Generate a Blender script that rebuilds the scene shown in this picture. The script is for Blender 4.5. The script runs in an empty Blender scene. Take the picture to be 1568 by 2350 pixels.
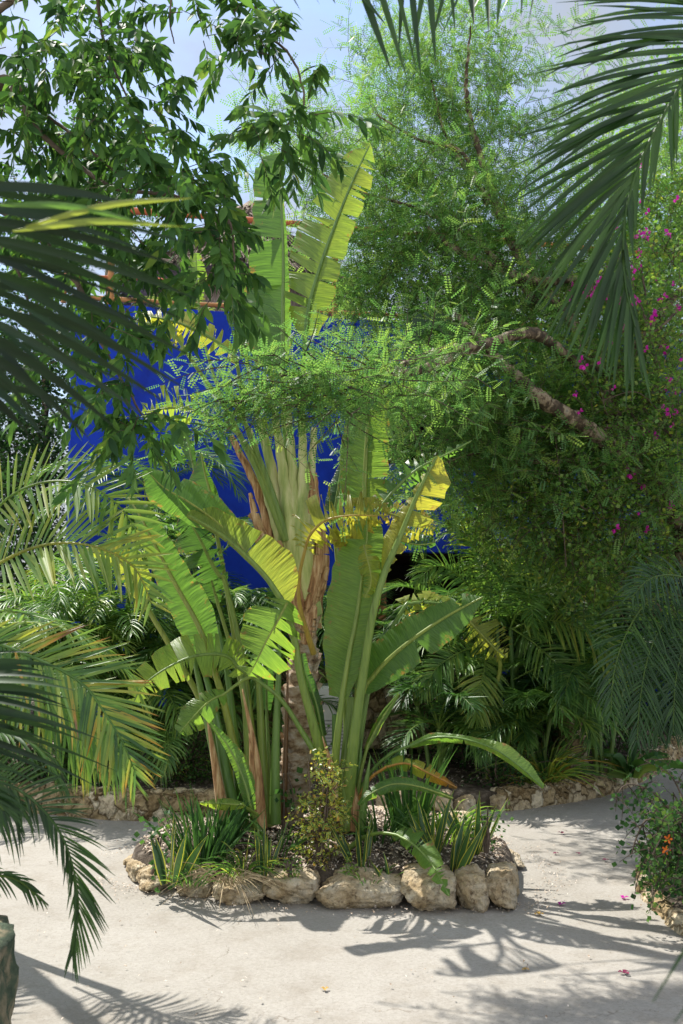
import bpy, math, random
import numpy as np
from mathutils import Vector, noise
# ---------------------------------------------------------------- camera, sky, sun, exposure
scene = bpy.context.scene
COL = scene.collection
R = math.radians
PITCH = math.atan(225 / 2285)
cd = bpy.data.cameras.new('camera'); cam = bpy.data.objects.new('camera', cd); COL.objects.link(cam)
cam.location = (0, 0, 1.6); cam.rotation_euler = (math.pi / 2 + PITCH, 0, 0)
cd.sensor_fit = 'VERTICAL'; cd.sensor_height = 36; cd.sensor_width = 24; cd.lens = 35; cd.clip_start = .05; cd.clip_end = 500
cd.dof.use_dof = True; cd.dof.focus_distance = 6.4; cd.dof.aperture_fstop = 5.6
scene.camera = cam
scene.view_settings.view_transform = 'Standard'; scene.view_settings.look = 'None'
scene.view_settings.exposure = 0.80; scene.view_settings.gamma = 1
SUN = np.array((-.74, .67, 0)); SUN /= np.linalg.norm(SUN)
ELEV = R(55)
SUN = np.array((SUN[0] * math.cos(ELEV), SUN[1] * math.cos(ELEV), math.sin(ELEV)))
w = bpy.data.worlds.new('World'); scene.world = w; w.use_nodes = True
nt = w.node_tree; bg = nt.nodes['Background']
sky = nt.nodes.new('ShaderNodeTexSky'); sky.sky_type = 'NISHITA'; sky.sun_disc = False
sky.sun_elevation = ELEV; sky.sun_rotation = math.atan2(SUN[0], SUN[1]); sky.air_density = 1.0; sky.dust_density = .7
tc = nt.nodes.new('ShaderNodeTexCoord'); mp = nt.nodes.new('ShaderNodeMapping'); mp.inputs['Scale'].default_value = (1.0, 1.0, 2.2)
nz = nt.nodes.new('ShaderNodeTexNoise'); nz.inputs['Scale'].default_value = 2.6; nz.inputs['Detail'].default_value = 7; nz.inputs['Roughness'].default_value = .55
cr = nt.nodes.new('ShaderNodeValToRGB'); cr.color_ramp.elements[0].position = .42; cr.color_ramp.elements[1].position = .60
cr.color_ramp.elements[0].color = (.08, .08, .08, 1); cr.color_ramp.elements[1].color = (.9, .9, .9, 1)
mx = nt.nodes.new('ShaderNodeMix'); mx.data_type = 'RGBA'; mx.inputs['B'].default_value = (2.35, 2.6, 2.8, 1)
nt.links.new(tc.outputs['Generated'], mp.inputs['Vector']); nt.links.new(mp.outputs[0], nz.inputs['Vector'])
nt.links.new(nz.outputs['Fac'], cr.inputs[0]); nt.links.new(cr.outputs[0], mx.inputs['Factor'])
# unseen clouds behind the camera, brightened as added fill; dimmer where the camera looks
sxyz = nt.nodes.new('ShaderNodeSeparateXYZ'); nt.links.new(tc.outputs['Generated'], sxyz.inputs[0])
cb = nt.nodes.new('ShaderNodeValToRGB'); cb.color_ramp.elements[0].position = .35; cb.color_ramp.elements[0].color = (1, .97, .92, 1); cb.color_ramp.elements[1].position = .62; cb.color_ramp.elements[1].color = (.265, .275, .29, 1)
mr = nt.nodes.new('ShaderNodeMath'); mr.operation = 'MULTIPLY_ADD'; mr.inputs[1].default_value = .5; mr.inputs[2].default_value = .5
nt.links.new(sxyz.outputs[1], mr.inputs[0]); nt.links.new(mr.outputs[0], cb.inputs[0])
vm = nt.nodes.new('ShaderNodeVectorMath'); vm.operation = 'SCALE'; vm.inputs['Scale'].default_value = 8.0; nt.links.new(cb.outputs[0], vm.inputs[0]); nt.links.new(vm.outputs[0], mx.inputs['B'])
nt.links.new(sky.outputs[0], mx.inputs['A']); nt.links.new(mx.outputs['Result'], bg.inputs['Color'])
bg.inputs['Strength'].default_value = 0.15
sl = bpy.data.lights.new('sun', 'SUN'); sun = bpy.data.objects.new('sun', sl); COL.objects.link(sun)
sl.energy = 4.9; sl.angle = R(.5); sl.color = (1, .96, .895)
sun.rotation_euler = Vector(SUN).to_track_quat('Z', 'Y').to_euler(); sun.location = (-6, 8, 12)

# ---------------------------------------------------------------- helpers
rng = np.random.default_rng(7); random.seed(7)
CAM = np.array((0, 0, 1.6)); FWD = np.array((0, math.cos(PITCH), math.sin(PITCH))); UPV = np.array((0, -math.sin(PITCH), math.cos(PITCH)))
Z = np.array((0, 0, 1.0))
def at(x, y, d):                       # the point at distance d (world Y) seen towards (x, y)
    r = FWD + (x - 784) / 2285 * np.array((1, 0, 0)) + (1175 - y) / 2285 * UPV
    return CAM + r * (d / r[1])
def gnd(x, y, z=0):
    r = FWD + (x - 784) / 2285 * np.array((1, 0, 0)) + (1175 - y) / 2285 * UPV
    return CAM + r * ((z - 1.6) / r[2])
def nrm(v): return v / np.maximum(np.linalg.norm(v, axis=-1, keepdims=True), 1e-9)
def A(*pts): return np.array([at(*p) for p in pts])
def curve(P, n):                       # catmull-rom through P resampled by arclength
    P = np.asarray(P, float)
    if len(P) == 2: P = np.array([P[0], (P[0] + P[1]) / 2, P[1]])
    Q = np.vstack([2 * P[0] - P[1], P, 2 * P[-1] - P[-2]]); out = []
    for i in range(1, len(Q) - 2):
        t = np.linspace(0, 1, 16, endpoint=False)[:, None]
        a, b, c, d = Q[i - 1], Q[i], Q[i + 1], Q[i + 2]
        out.append(.5 * ((2 * b) + (c - a) * t + (2 * a - 5 * b + 4 * c - d) * t ** 2 + (3 * b - a - 3 * c + d) * t ** 3))
    out = np.vstack(out + [P[-1:]])
    s = np.r_[0, np.cumsum(np.linalg.norm(np.diff(out, axis=0), axis=1))]
    u = np.linspace(0, s[-1], n)
    return np.stack([np.interp(u, s, out[:, k]) for k in range(out.shape[1])], 1)
def prof(v, n): return np.interp(np.linspace(0, 1, n), np.linspace(0, 1, len(v)), v)

class M:
    """collects quads with a leaf attribute (random, age, across) and links them as one mesh"""
    def __init__(s): s.v = []; s.q = []; s.a = []; s.m = []; s.n = 0
    def add(s, v, q, a=None, mi=0):
        v = np.asarray(v, float).reshape(-1, 3); q = np.asarray(q, np.int64).reshape(-1, 4)
        if a is None: a = np.zeros((len(v), 3))
        a = np.broadcast_to(np.asarray(a, float), (len(v), 3))
        s.v.append(v); s.q.append(q + s.n); s.a.append(a); s.m.append(np.full(len(q), mi, np.int32)); s.n += len(v); return s
    def build(s, name, mats, parent=None, origin=(0, 0, 0), smooth=True):
        v = np.vstack(s.v); q = np.vstack(s.q); a = np.vstack(s.a); m = np.concatenate(s.m)
        origin = np.asarray(parent['_o'] if parent is not None else origin, float)
        v = v - origin
        me = bpy.data.meshes.new(name); me.vertices.add(len(v)); me.vertices.foreach_set('co', v.astype(np.float32).ravel())
        me.loops.add(len(q) * 4); me.polygons.add(len(q))
        me.loops.foreach_set('vertex_index', q.astype(np.int32).ravel())
        me.polygons.foreach_set('loop_start', np.arange(len(q), dtype=np.int32) * 4)
        me.polygons.foreach_set('material_index', m)
        me.polygons.foreach_set('use_smooth', np.full(len(q), smooth))
        me.update(calc_edges=True)
        at_ = me.attributes.new('lf', 'FLOAT_VECTOR', 'POINT'); at_.data.foreach_set('vector', a.astype(np.float32).ravel())
        me.validate()
        for k in (mats if isinstance(mats, (list, tuple)) else [mats]): me.materials.append(k)
        o = bpy.data.objects.new(name, me); COL.objects.link(o)
        if parent is not None: o.parent = parent
        else: o.location = origin
        o['_o'] = [float(t) for t in origin]
        return o
def tag(o, label=None, cat=None, group=None, kind=None):
    for k, x in (('label', label), ('category', cat), ('group', group), ('kind', kind)):
        if x: o[k] = x
    return o
def thing(name, label, cat, loc, group=None):
    o = bpy.data.objects.new(name, None); COL.objects.link(o); o.location = [float(t) for t in loc]; o.empty_display_size = .1
    o['_o'] = [float(t) for t in loc]
    return tag(o, label, cat, group)
def rep(root, loc, rz=0, sc=1, label=None):
    r = root.copy(); COL.objects.link(r); r.location = [float(t) for t in loc]; r.rotation_euler = (0, 0, rz); r.scale = (sc, sc, sc)
    if label: r['label'] = label
    for ch in list(root.children):
        c = ch.copy(); COL.objects.link(c); c.parent = r
        for g in ch.children:
            d = g.copy(); COL.objects.link(d); d.parent = c
    return r
def strips(m, P, S, N=None, att=None, mi=0):
    """P (n,k,3) centre lines, S (n,k,3) half widths, N (n,k,3) fold of the centre"""
    n, k, _ = P.shape
    c = 2 if N is None else 3
    V = np.stack([P - S, P + S], 2) if N is None else np.stack([P - S, P + N, P + S], 2)
    idx = np.arange(n * k * c).reshape(n, k, c)
    q = np.stack([idx[:, :-1, :-1], idx[:, :-1, 1:], idx[:, 1:, 1:], idx[:, 1:, :-1]], -1)
    if att is None: att = np.zeros((n, 3))
    a = np.repeat(att.reshape(n, -1, 3) if att.ndim == 3 else att[:, None, :], 1, 1)
    a = np.broadcast_to(a if a.shape[1] == k else a[:, :1], (n, k, 3))[:, :, None, :].repeat(c, 2).copy()
    t = np.array([-1, 1]) if c == 2 else np.array([-1, 0, 1])
    a[..., 2] = t
    m.add(V, q, a.reshape(-1, 3), mi); return m
def tube(m, P, r, k=8, att=(0, 0, 0), mi=0, rough=0, cap=True):
    P = np.asarray(P, float); n = len(P); r = prof(np.atleast_1d(r), n) if np.size(r) != n else np.asarray(r)
    T = nrm(np.gradient(P, axis=0)); ref = Z if abs(T[n // 2][2]) < .85 else np.array((1., 0, 0))
    X = nrm(np.cross(T, ref)); Y = np.cross(X, T)
    a = np.linspace(0, 2 * np.pi, k, endpoint=False)
    rr = r[:, None] * (1 + (rough * rng.normal(size=(n, k)) if rough else 0))
    V = P[:, None] + (X[:, None] * np.cos(a)[None, :, None] + Y[:, None] * np.sin(a)[None, :, None]) * rr[:, :, None] if rough else \
        P[:, None] + (X[:, None] * np.cos(a)[None, :, None] + Y[:, None] * np.sin(a)[None, :, None]) * r[:, None, None]
    i = np.arange(n * k).reshape(n, k); j = np.roll(i, -1, 1)
    q = np.stack([i[:-1], j[:-1], j[1:], i[1:]], -1).reshape(-1, 4)
    at_ = np.zeros((n, k, 3)); at_[:] = att; at_[..., 2] = np.linspace(0, 1, n)[:, None]
    m.add(V, q, at_.reshape(-1, 3), mi)
    if cap:
        for e in (0, n - 1):
            c = P[e] + (T[e] * r[e] * .3 * (1 if e else -1))
            ring = V[e]; qq = [[0, 1 + a_, 1 + (a_ + 1) % k, 0] for a_ in range(0, k, 1)]
            qq = [[0, 1 + a_, 1 + (a_ + 1) % k, 1 + (a_ + 2) % k] for a_ in range(0, k, 2)]
            m.add(np.vstack([c[None], ring]), qq, att, mi)
    return m
def box(m, c, s, rz=0, att=(0, 0, 0), mi=0, bev=0):
    x, y, z = np.array(s) / 2
    if bev:
        b = bev; V = []
        for zz, e in ((-z, b), (-z + b, 0), (z - b, 0), (z, b)):
            X, Y = x - e, y - e
            V += [(-X + b, -Y, zz), (X - b, -Y, zz), (X, -Y + b, zz), (X, Y - b, zz), (X - b, Y, zz), (-X + b, Y, zz), (-X, Y - b, zz), (-X, -Y + b, zz)]
        q = []
        for L in range(3):
            for i in range(8):
                j = (i + 1) % 8; q.append((L * 8 + i, L * 8 + j, L * 8 + 8 + j, L * 8 + 8 + i))
        for L, f in ((0, 1), (24, 0)):
            q += [(L, L + 1, L + 2, L + 3), (L, L + 3, L + 4, L + 7), (L + 7, L + 4, L + 5, L + 6)]
    else:
        V = [(-x, -y, -z), (x, -y, -z), (x, y, -z), (-x, y, -z), (-x, -y, z), (x, -y, z), (x, y, z), (-x, y, z)]
        q = [(0, 3, 2, 1), (4, 5, 6, 7), (0, 1, 5, 4), (1, 2, 6, 5), (2, 3, 7, 6), (3, 0, 4, 7)]
    V = np.array(V); ca, sa = math.cos(rz), math.sin(rz)
    V = np.stack([V[:, 0] * ca - V[:, 1] * sa, V[:, 0] * sa + V[:, 1] * ca, V[:, 2]], 1) + np.array(c)
    return m.add(V, q, att, mi)
def frames(X, up):
    X = nrm(X); Y = nrm(np.cross(up, X)); Zz = np.cross(X, Y); return np.stack([X, Y, Zz], -1)     # columns
def tile(m, V, q, pos, F, sc, att, va=None, mi=0):
    n, k = len(pos), len(V)
    W = pos[:, None] + np.einsum('nij,kj->nki', F, V) * sc[:, None, None]
    Q = q[None] + (np.arange(n) * k)[:, None, None]
    a = np.repeat(att[:, None, :], k, 1).copy()
    if va is not None: a[..., 2] = va
    m.add(W, Q, a.reshape(-1, 3), mi); return m

# ---------------------------------------------------------------- materials
def mat(name, rough=.6, spec=.5):
    m = bpy.data.materials.new(name); m.use_nodes = True; n = m.node_tree; p = n.nodes['Principled BSDF']
    p.inputs['Roughness'].default_value = rough; p.inputs['Specular IOR Level'].default_value = spec
    return m, n, p
def node(n, t, **k):
    x = n.nodes.new(t)
    for a, b in k.items():
        if a in x.inputs: x.inputs[a].default_value = b
        else: setattr(x, a, b)
    return x
def ramp(n, stops):
    r = n.nodes.new('ShaderNodeValToRGB'); e = r.color_ramp.elements
    while len(e) < len(stops): e.new(.5)
    for k, (p, c) in enumerate(stops): e[k].position = p; e[k].color = (*c, 1)
    return r
def mixc(n, f, a, b, mode='MIX'):
    x = n.nodes.new('ShaderNodeMix'); x.data_type = 'RGBA'; x.blend_type = mode
    for k, val in (('Factor', f), ('A', a), ('B', b)):
        if hasattr(val, 'links'): n.links.new(val, x.inputs[k])
        elif k == 'Factor': x.inputs[k].default_value = val
        else: x.inputs[k].default_value = (*val, 1)
    return x.outputs['Result']
AGES = [(0, (.014, .042, .018)), (.25, (.042, .105, .030)), (.45, (.095, .190, .044)), (.62, (.18, .25, .05)), (.8, (.29, .27, .05)), (.92, (.36, .19, .04)), (1, (.16, .09, .045))]
def leaf_mat(name, trans=.42, rough=.42, spec=.45, tint=None, edge=None, streak=False):
    m, n, p = mat(name, rough, spec)
    at_ = node(n, 'ShaderNodeAttribute', attribute_name='lf'); sp = node(n, 'ShaderNodeSeparateXYZ'); n.links.new(at_.outputs['Vector'], sp.inputs[0])
    add = node(n, 'ShaderNodeMath', operation='MULTIPLY_ADD'); n.links.new(sp.outputs[0], add.inputs[0]); add.inputs[1].default_value = .22; n.links.new(sp.outputs[1], add.inputs[2])
    sub = node(n, 'ShaderNodeMath', operation='SUBTRACT'); n.links.new(add.outputs[0], sub.inputs[0]); sub.inputs[1].default_value = .11
    r = ramp(n, AGES); n.links.new(sub.outputs[0], r.inputs[0]); c = r.outputs[0]
    tcn = node(n, 'ShaderNodeTexCoord')
    no = node(n, 'ShaderNodeTexNoise', Scale=9.0, Detail=5.0 if streak else 4.0); mpn = node(n, 'ShaderNodeMapping'); mpn.inputs['Scale'].default_value = (6, 6, .35) if streak else (1, 1, 1)
    n.links.new(tcn.outputs['Object'], mpn.inputs[0]); n.links.new(mpn.outputs[0], no.inputs['Vector'])
    hr = ramp(n, [(.3, (.62, .55, .45)), (.42, (.9, .92, .85)), (.7, (1.3, 1.2, 1.1))] if streak else [(.3, (.72, .78, .75)), (.7, (1.25, 1.18, 1.05))]); n.links.new(no.outputs[0], hr.inputs[0])
    c = mixc(n, .8, c, hr.outputs[0], 'MULTIPLY')
    if tint: c = mixc(n, 1, c, tint, 'MULTIPLY')
    if edge:      # yellow margins and banded centre of the snake plants
        ab = node(n, 'ShaderNodeMath', operation='ABSOLUTE'); n.links.new(sp.outputs[2], ab.inputs[0])
        er = ramp(n, [(.76, (0, 0, 0)), (.84, (1, 1, 1))]); n.links.new(ab.outputs[0], er.inputs[0])
        c = mixc(n, er.outputs[0], c, edge)
    n.links.new(c, p.inputs['Base Color'])
    tr = node(n, 'ShaderNodeBsdfTranslucent'); tcx = mixc(n, 1, c, (2.3, 2.3, 1.3), 'MULTIPLY'); n.links.new(tcx, tr.inputs['Color'])
    ms = node(n, 'ShaderNodeMixShader'); ms.inputs[0].default_value = trans
    n.links.new(p.outputs[0], ms.inputs[1]); n.links.new(tr.outputs[0], ms.inputs[2]); n.links.new(ms.outputs[0], n.nodes['Material Output'].inputs['Surface'])
    return m
def big_leaf_mat(name, trans=.54, rough=.38):
    """broad leaf: lf = (position along the rib in metres, age, signed position across)"""
    m, n, p = mat(name, rough, .5)
    at_ = node(n, 'ShaderNodeAttribute', attribute_name='lf'); sp = node(n, 'ShaderNodeSeparateXYZ'); n.links.new(at_.outputs['Vector'], sp.inputs[0])
    tcn = node(n, 'ShaderNodeTexCoord')
    no = node(n, 'ShaderNodeTexNoise', Scale=4.0, Detail=5.0); n.links.new(tcn.outputs['Object'], no.inputs['Vector'])
    ab = node(n, 'ShaderNodeMath', operation='ABSOLUTE'); n.links.new(sp.outputs[2], ab.inputs[0])
    # coordinates for the veins: position along the rib drifting towards the tip with the distance from the rib
    md = node(n, 'ShaderNodeMath', operation='MULTIPLY_ADD'); n.links.new(ab.outputs[0], md.inputs[0]); md.inputs[1].default_value = -.035; n.links.new(sp.outputs[0], md.inputs[2])
    cx = node(n, 'ShaderNodeCombineXYZ'); n.links.new(md.outputs[0], cx.inputs[0]); ms_ = node(n, 'ShaderNodeMath', operation='MULTIPLY'); n.links.new(ab.outputs[0], ms_.inputs[0]); ms_.inputs[1].default_value = .012; n.links.new(ms_.outputs[0], cx.inputs[1])
    v1 = node(n, 'ShaderNodeTexNoise', Scale=115.0, Detail=2.0); v1.noise_dimensions = '2D'; n.links.new(cx.outputs[0], v1.inputs['Vector'])
    v2 = node(n, 'ShaderNodeTexNoise', Scale=260.0, Detail=1.0); v2.noise_dimensions = '2D'; n.links.new(cx.outputs[0], v2.inputs['Vector'])
    ag = node(n, 'ShaderNodeMath', operation='MULTIPLY_ADD'); n.links.new(no.outputs[0], ag.inputs[0]); ag.inputs[1].default_value = .22; n.links.new(sp.outputs[1], ag.inputs[2])
    ag2 = node(n, 'ShaderNodeMath', operation='SUBTRACT'); n.links.new(ag.outputs[0], ag2.inputs[0]); ag2.inputs[1].default_value = .11
    r = ramp(n, AGES); n.links.new(ag2.outputs[0], r.inputs[0]); c = r.outputs[0]
    vr = ramp(n, [(.35, (.80, .84, .80)), (.65, (1.16, 1.12, 1.05))]); n.links.new(v1.outputs[0], vr.inputs[0]); c = mixc(n, .75, c, vr.outputs[0], 'MULTIPLY')
    vr2 = ramp(n, [(.4, (.8, .82, .8)), (.6, (1.12, 1.12, 1.05))]); n.links.new(v2.outputs[0], vr2.inputs[0]); c = mixc(n, .6, c, vr2.outputs[0], 'MULTIPLY')
    # brown scorched specks and dry edges
    eg = node(n, 'ShaderNodeTexNoise', Scale=22.0, Detail=5.0, Roughness=.7); n.links.new(tcn.outputs['Object'], eg.inputs['Vector'])
    em = node(n, 'ShaderNodeMath', operation='MULTIPLY_ADD'); n.links.new(ab.outputs[0], em.inputs[0]); em.inputs[1].default_value = .30; n.links.new(eg.outputs[0], em.inputs[2])
    er = ramp(n, [(.82, (0, 0, 0)), (.90, (1, 1, 1))]); n.links.new(em.outputs[0], er.inputs[0])
    c = mixc(n, er.outputs[0], c, (.22, .14, .05))
    n.links.new(c, p.inputs['Base Color'])
    bp = node(n, 'ShaderNodeBump', Strength=.5, Distance=.004); n.links.new(v1.outputs[0], bp.inputs['Height']); n.links.new(bp.outputs[0], p.inputs['Normal'])
    tr = node(n, 'ShaderNodeBsdfTranslucent'); tcx = mixc(n, 1, c, (2.2, 2.2, 1.0), 'MULTIPLY'); n.links.new(tcx, tr.inputs['Color']); n.links.new(bp.outputs[0], tr.inputs['Normal'])
    ms = node(n, 'ShaderNodeMixShader'); ms.inputs[0].default_value = trans
    n.links.new(p.outputs[0], ms.inputs[1]); n.links.new(tr.outputs[0], ms.inputs[2]); n.links.new(ms.outputs[0], n.nodes['Material Output'].inputs['Surface'])
    return m
def noise_mat(name, stops, scale=8, detail=6, rough=.85, bump=.4, bscale=None, dist=.01, stretch=(1, 1, 1), spec=.25, second=None, emis=None):
    m, n, p = mat(name, rough, spec); tcn = node(n, 'ShaderNodeTexCoord'); mpn = node(n, 'ShaderNodeMapping'); mpn.inputs['Scale'].default_value = stretch
    n.links.new(tcn.outputs['Object'], mpn.inputs[0])
    no = node(n, 'ShaderNodeTexNoise', Scale=float(scale), Detail=float(detail), Roughness=.62); n.links.new(mpn.outputs[0], no.inputs['Vector'])
    r = ramp(n, stops); n.links.new(no.outputs[0], r.inputs[0]); c = r.outputs[0]
    if second:
        s, st = second; n2 = node(n, 'ShaderNodeTexNoise', Scale=float(s), Detail=5.0, Roughness=.7); n.links.new(mpn.outputs[0], n2.inputs['Vector'])
        r2 = ramp(n, st); n.links.new(n2.outputs[0], r2.inputs[0]); c = mixc(n, 1, c, r2.outputs[0], 'MULTIPLY')
    n.links.new(c, p.inputs['Base Color'])
    if bump:
        nb = node(n, 'ShaderNodeTexNoise', Scale=float(bscale or scale * 3), Detail=6.0, Roughness=.7); n.links.new(mpn.outputs[0], nb.inputs['Vector'])
        bp = node(n, 'ShaderNodeBump', Strength=float(bump), Distance=float(dist)); n.links.new(nb.outputs[0], bp.inputs['Height']); n.links.new(bp.outputs[0], p.inputs['Normal'])
    return m
MB = big_leaf_mat('broad_leaf')
ML = leaf_mat('foliage', .5); MP = leaf_mat('palm_leaflet', .36, .42, .4); MPD = leaf_mat('palm_leaflet_dim', .14, .45, .3, tint=(.42, .48, .34))  # last one: darker copy of the palm leaflet, shade put into its tint
MPN = leaf_mat('palm_leaflet_shaded', .05, .5, .3, tint=(.34, .40, .34))  # near leaflets, their shade put into a still darker tint
MGL = leaf_mat('glossy_foliage', .32, .58, .16); MF = leaf_mat('feathery_foliage', .5, .5, .35, tint=(.85, .95, 1.35))
MS = leaf_mat('snake_plant_leaf', .15, .35, .5, edge=(.42, .40, .05)); MST = leaf_mat('green_stalk', .14, .38, .45, streak=True); MSTR = noise_mat('dry_straw', [(.3, (.22, .15, .08)), (.6, (.45, .36, .22)), (.75, (.6, .5, .36))], 18, 3, .8, 0)
MFAN = noise_mat('pale_leaf_base', [(.3, (.16, .24, .06)), (.45, (.34, .38, .13)), (.6, (.52, .50, .26)), (.75, (.55, .42, .24))], 5, 5, .5, .25, 60, .004, stretch=(3, 3, .35))
MBLUE = noise_mat('blue_paint', [(.3, (.003, .026, .34)), (.7, (.005, .040, .46))], 1.2, 4, .75, .15, 30, .004, second=(2.2, [(.3, (.6, .62, .7)), (.5, (1, 1, 1)), (.7, (1.15, 1.3, 1.1))]))
MWHITE = noise_mat('white_metal', [(.3, (.42, .43, .42)), (.7, (.52, .53, .52))], 6, 3, .5, 0)
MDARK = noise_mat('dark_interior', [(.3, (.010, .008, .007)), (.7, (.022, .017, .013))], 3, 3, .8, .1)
MRED = noise_mat('red_orange_painted_pole', [(.3, (.36, .085, .035)), (.7, (.48, .14, .06))], 5, 5, .7, .3, 40, .004, stretch=(.3, 1, 1))
MORAN = noise_mat('stained_timber', [(.3, (.30, .13, .05)), (.7, (.44, .21, .08))], 6, 5, .75, .3, 40, .004)
MTHATCH = noise_mat('dry_thatch', [(.3, (.10, .08, .06)), (.5, (.28, .22, .17)), (.7, (.48, .40, .32))], 30, 6, .95, .9, 60, .03, stretch=(1, 1, .25))
MTRUNK = noise_mat('palm_trunk_bark', [(.32, (.09, .055, .035)), (.42, (.36, .24, .14)), (.52, (.56, .43, .30)), (.66, (.70, .62, .52))], 13, 9, .9, 1, 40, .04, stretch=(1, 1, 1.6))
MSHEATH = noise_mat('dry_leaf_sheath', [(.3, (.10, .05, .025)), (.45, (.30, .16, .07)), (.6, (.50, .33, .17)), (.75, (.62, .50, .36))], 14, 6, .8, .7, 50, .012, stretch=(3, 3, .35))
MBARK = noise_mat('mottled_bark', [(.38, (.04, .03, .02)), (.50, (.09, .065, .042)), (.54, (.20, .155, .10)), (.64, (.27, .225, .16)), (.75, (.15, .14, .11))], 13, 3, .85, .7, 30, .02, stretch=(1, 1, .8))
MTWIG = noise_mat('dark_twig', [(.3, (.05, .038, .028)), (.7, (.16, .12, .09))], 12, 4, .9, .4)
MSOIL = noise_mat('garden_soil', [(.3, (.04, .03, .022)), (.52, (.11, .085, .062)), (.70, (.30, .25, .20))], 14, 8, .95, 1, 40, .03)
# ---------------------------------------------------------------- ground
def ground_material():
    m, n, p = mat('pale_sand_concrete', .9, .2)
    t = node(n, 'ShaderNodeTexCoord')
    a = node(n, 'ShaderNodeTexNoise', Scale=.55, Detail=6.0, Roughness=.6); b = node(n, 'ShaderNodeTexNoise', Scale=60.0, Detail=5.0, Roughness=.75)
    c = node(n, 'ShaderNodeTexNoise', Scale=4.0, Detail=8.0, Roughness=.7); d = node(n, 'ShaderNodeTexNoise', Scale=150.0, Detail=2.0)
    for x in (a, b, c, d): n.links.new(t.outputs['Object'], x.inputs['Vector'])
    ra = ramp(n, [(.3, (.265, .245, .212)), (.55, (.32, .300, .267)), (.75, (.355, .337, .305))]); n.links.new(a.outputs[0], ra.inputs[0])
    rb = ramp(n, [(.3, (.80, .78, .76)), (.6, (1.08, 1.08, 1.08))]); n.links.new(b.outputs[0], rb.inputs[0])
    rc = ramp(n, [(.32, (.82, .79, .75)), (.5, (1, 1, 1))]); n.links.new(c.outputs[0], rc.inputs[0])
    rd = ramp(n, [(.28, (.45, .40, .36)), (.34, (1, 1, 1))]); n.links.new(d.outputs[0], rd.inputs[0])
    col = mixc(n, .8, ra.outputs[0], rb.outputs[0], 'MULTIPLY'); col = mixc(n, .8, col, rc.outputs[0], 'MULTIPLY'); col = mixc(n, .8, col, rd.outputs[0], 'MULTIPLY')
    # hairline cracks
    ds = node(n, 'ShaderNodeTexNoise', Scale=1.7, Detail=5.0, Roughness=.7); n.links.new(t.outputs['Object'], ds.inputs['Vector'])
    va = node(n, 'ShaderNodeVectorMath', operation='MULTIPLY_ADD'); n.links.new(ds.outputs['Color'], va.inputs[0]); va.inputs[1].default_value = (.8, .8, 0); n.links.new(t.outputs['Object'], va.inputs[2])
    vo = node(n, 'ShaderNodeTexVoronoi', feature='DISTANCE_TO_EDGE', Scale=.38); n.links.new(va.outputs[0], vo.inputs['Vector'])
    rv = ramp(n, [(.0012, (.55, .5, .45)), (.0035, (1, 1, 1))]); n.links.new(vo.outputs['Distance'], rv.inputs[0])
    mk = ramp(n, [(.45, (0, 0, 0)), (.6, (1, 1, 1))]); n.links.new(c.outputs[0], mk.inputs[0])
    col = mixc(n, mk.outputs[0], col, mixc(n, 1, col, rv.outputs[0], 'MULTIPLY'))
    n.links.new(col, p.inputs['Base Color'])
    sm = node(n, 'ShaderNodeMath', operation='MULTIPLY_ADD'); n.links.new(c.outputs[0], sm.inputs[0]); sm.inputs[1].default_value = 3.0; n.links.new(b.outputs[0], sm.inputs[2])
    bp = node(n, 'ShaderNodeBump', Strength=.5, Distance=.006); n.links.new(sm.outputs[0], bp.inputs['Height']); n.links.new(bp.outputs[0], p.inputs['Normal'])
    return m
m = M(); xs = np.r_[-80, -40, -20, np.linspace(-10, 10, 60), 20, 40, 80]; ys = np.r_[-20, -8, np.linspace(-2, 14, 60), 20, 40, 110]
X, Y = np.meshgrid(xs, ys); Zg = np.array([[.012 * noise.noise(Vector((x * .6, y * .6, 0))) for x in xs] for y in ys])
V = np.stack([X, Y, Zg - .006], -1); i = np.arange(X.size).reshape(X.shape)
m.add(V, np.stack([i[:-1, :-1], i[:-1, 1:], i[1:, 1:], i[1:, :-1]], -1))
tag(m.build('ground', ground_material()), kind='structure')

LINE = [(-500, 1830), (-250, 1850), (100, 1868), (250, 1880), (400, 1882), (600, 1880), (870, 1870), (1000, 1866), (1150, 1862), (1280, 1845), (1400, 1822), (1480, 1790), (1540, 1755), (1580, 1725)]
LG = curve([gnd(*q) for q in LINE], 90)
def bedz(t): return .13 + .30 * np.clip(t / 4, 0, 1)
m = M(); T = np.r_[-.02, 0, .1, .25, np.linspace(.5, 8, 22), 30]
V = np.array([[(g[0] * (1 + .02 * t), g[1] + .1 + t, bedz(t) + .05 * noise.noise(Vector((g[0] * 2, (g[1] + t) * 2, 3))) - (.3 if t < 0 else 0)) for t in T] for g in LG])
i = np.arange(V.shape[0] * V.shape[1]).reshape(V.shape[:2])
m.add(V, np.stack([i[:-1, :-1], i[1:, :-1], i[1:, 1:], i[:-1, 1:]], -1))
tag(m.build('planting_bed_soil', MSOIL), kind='structure')

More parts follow.
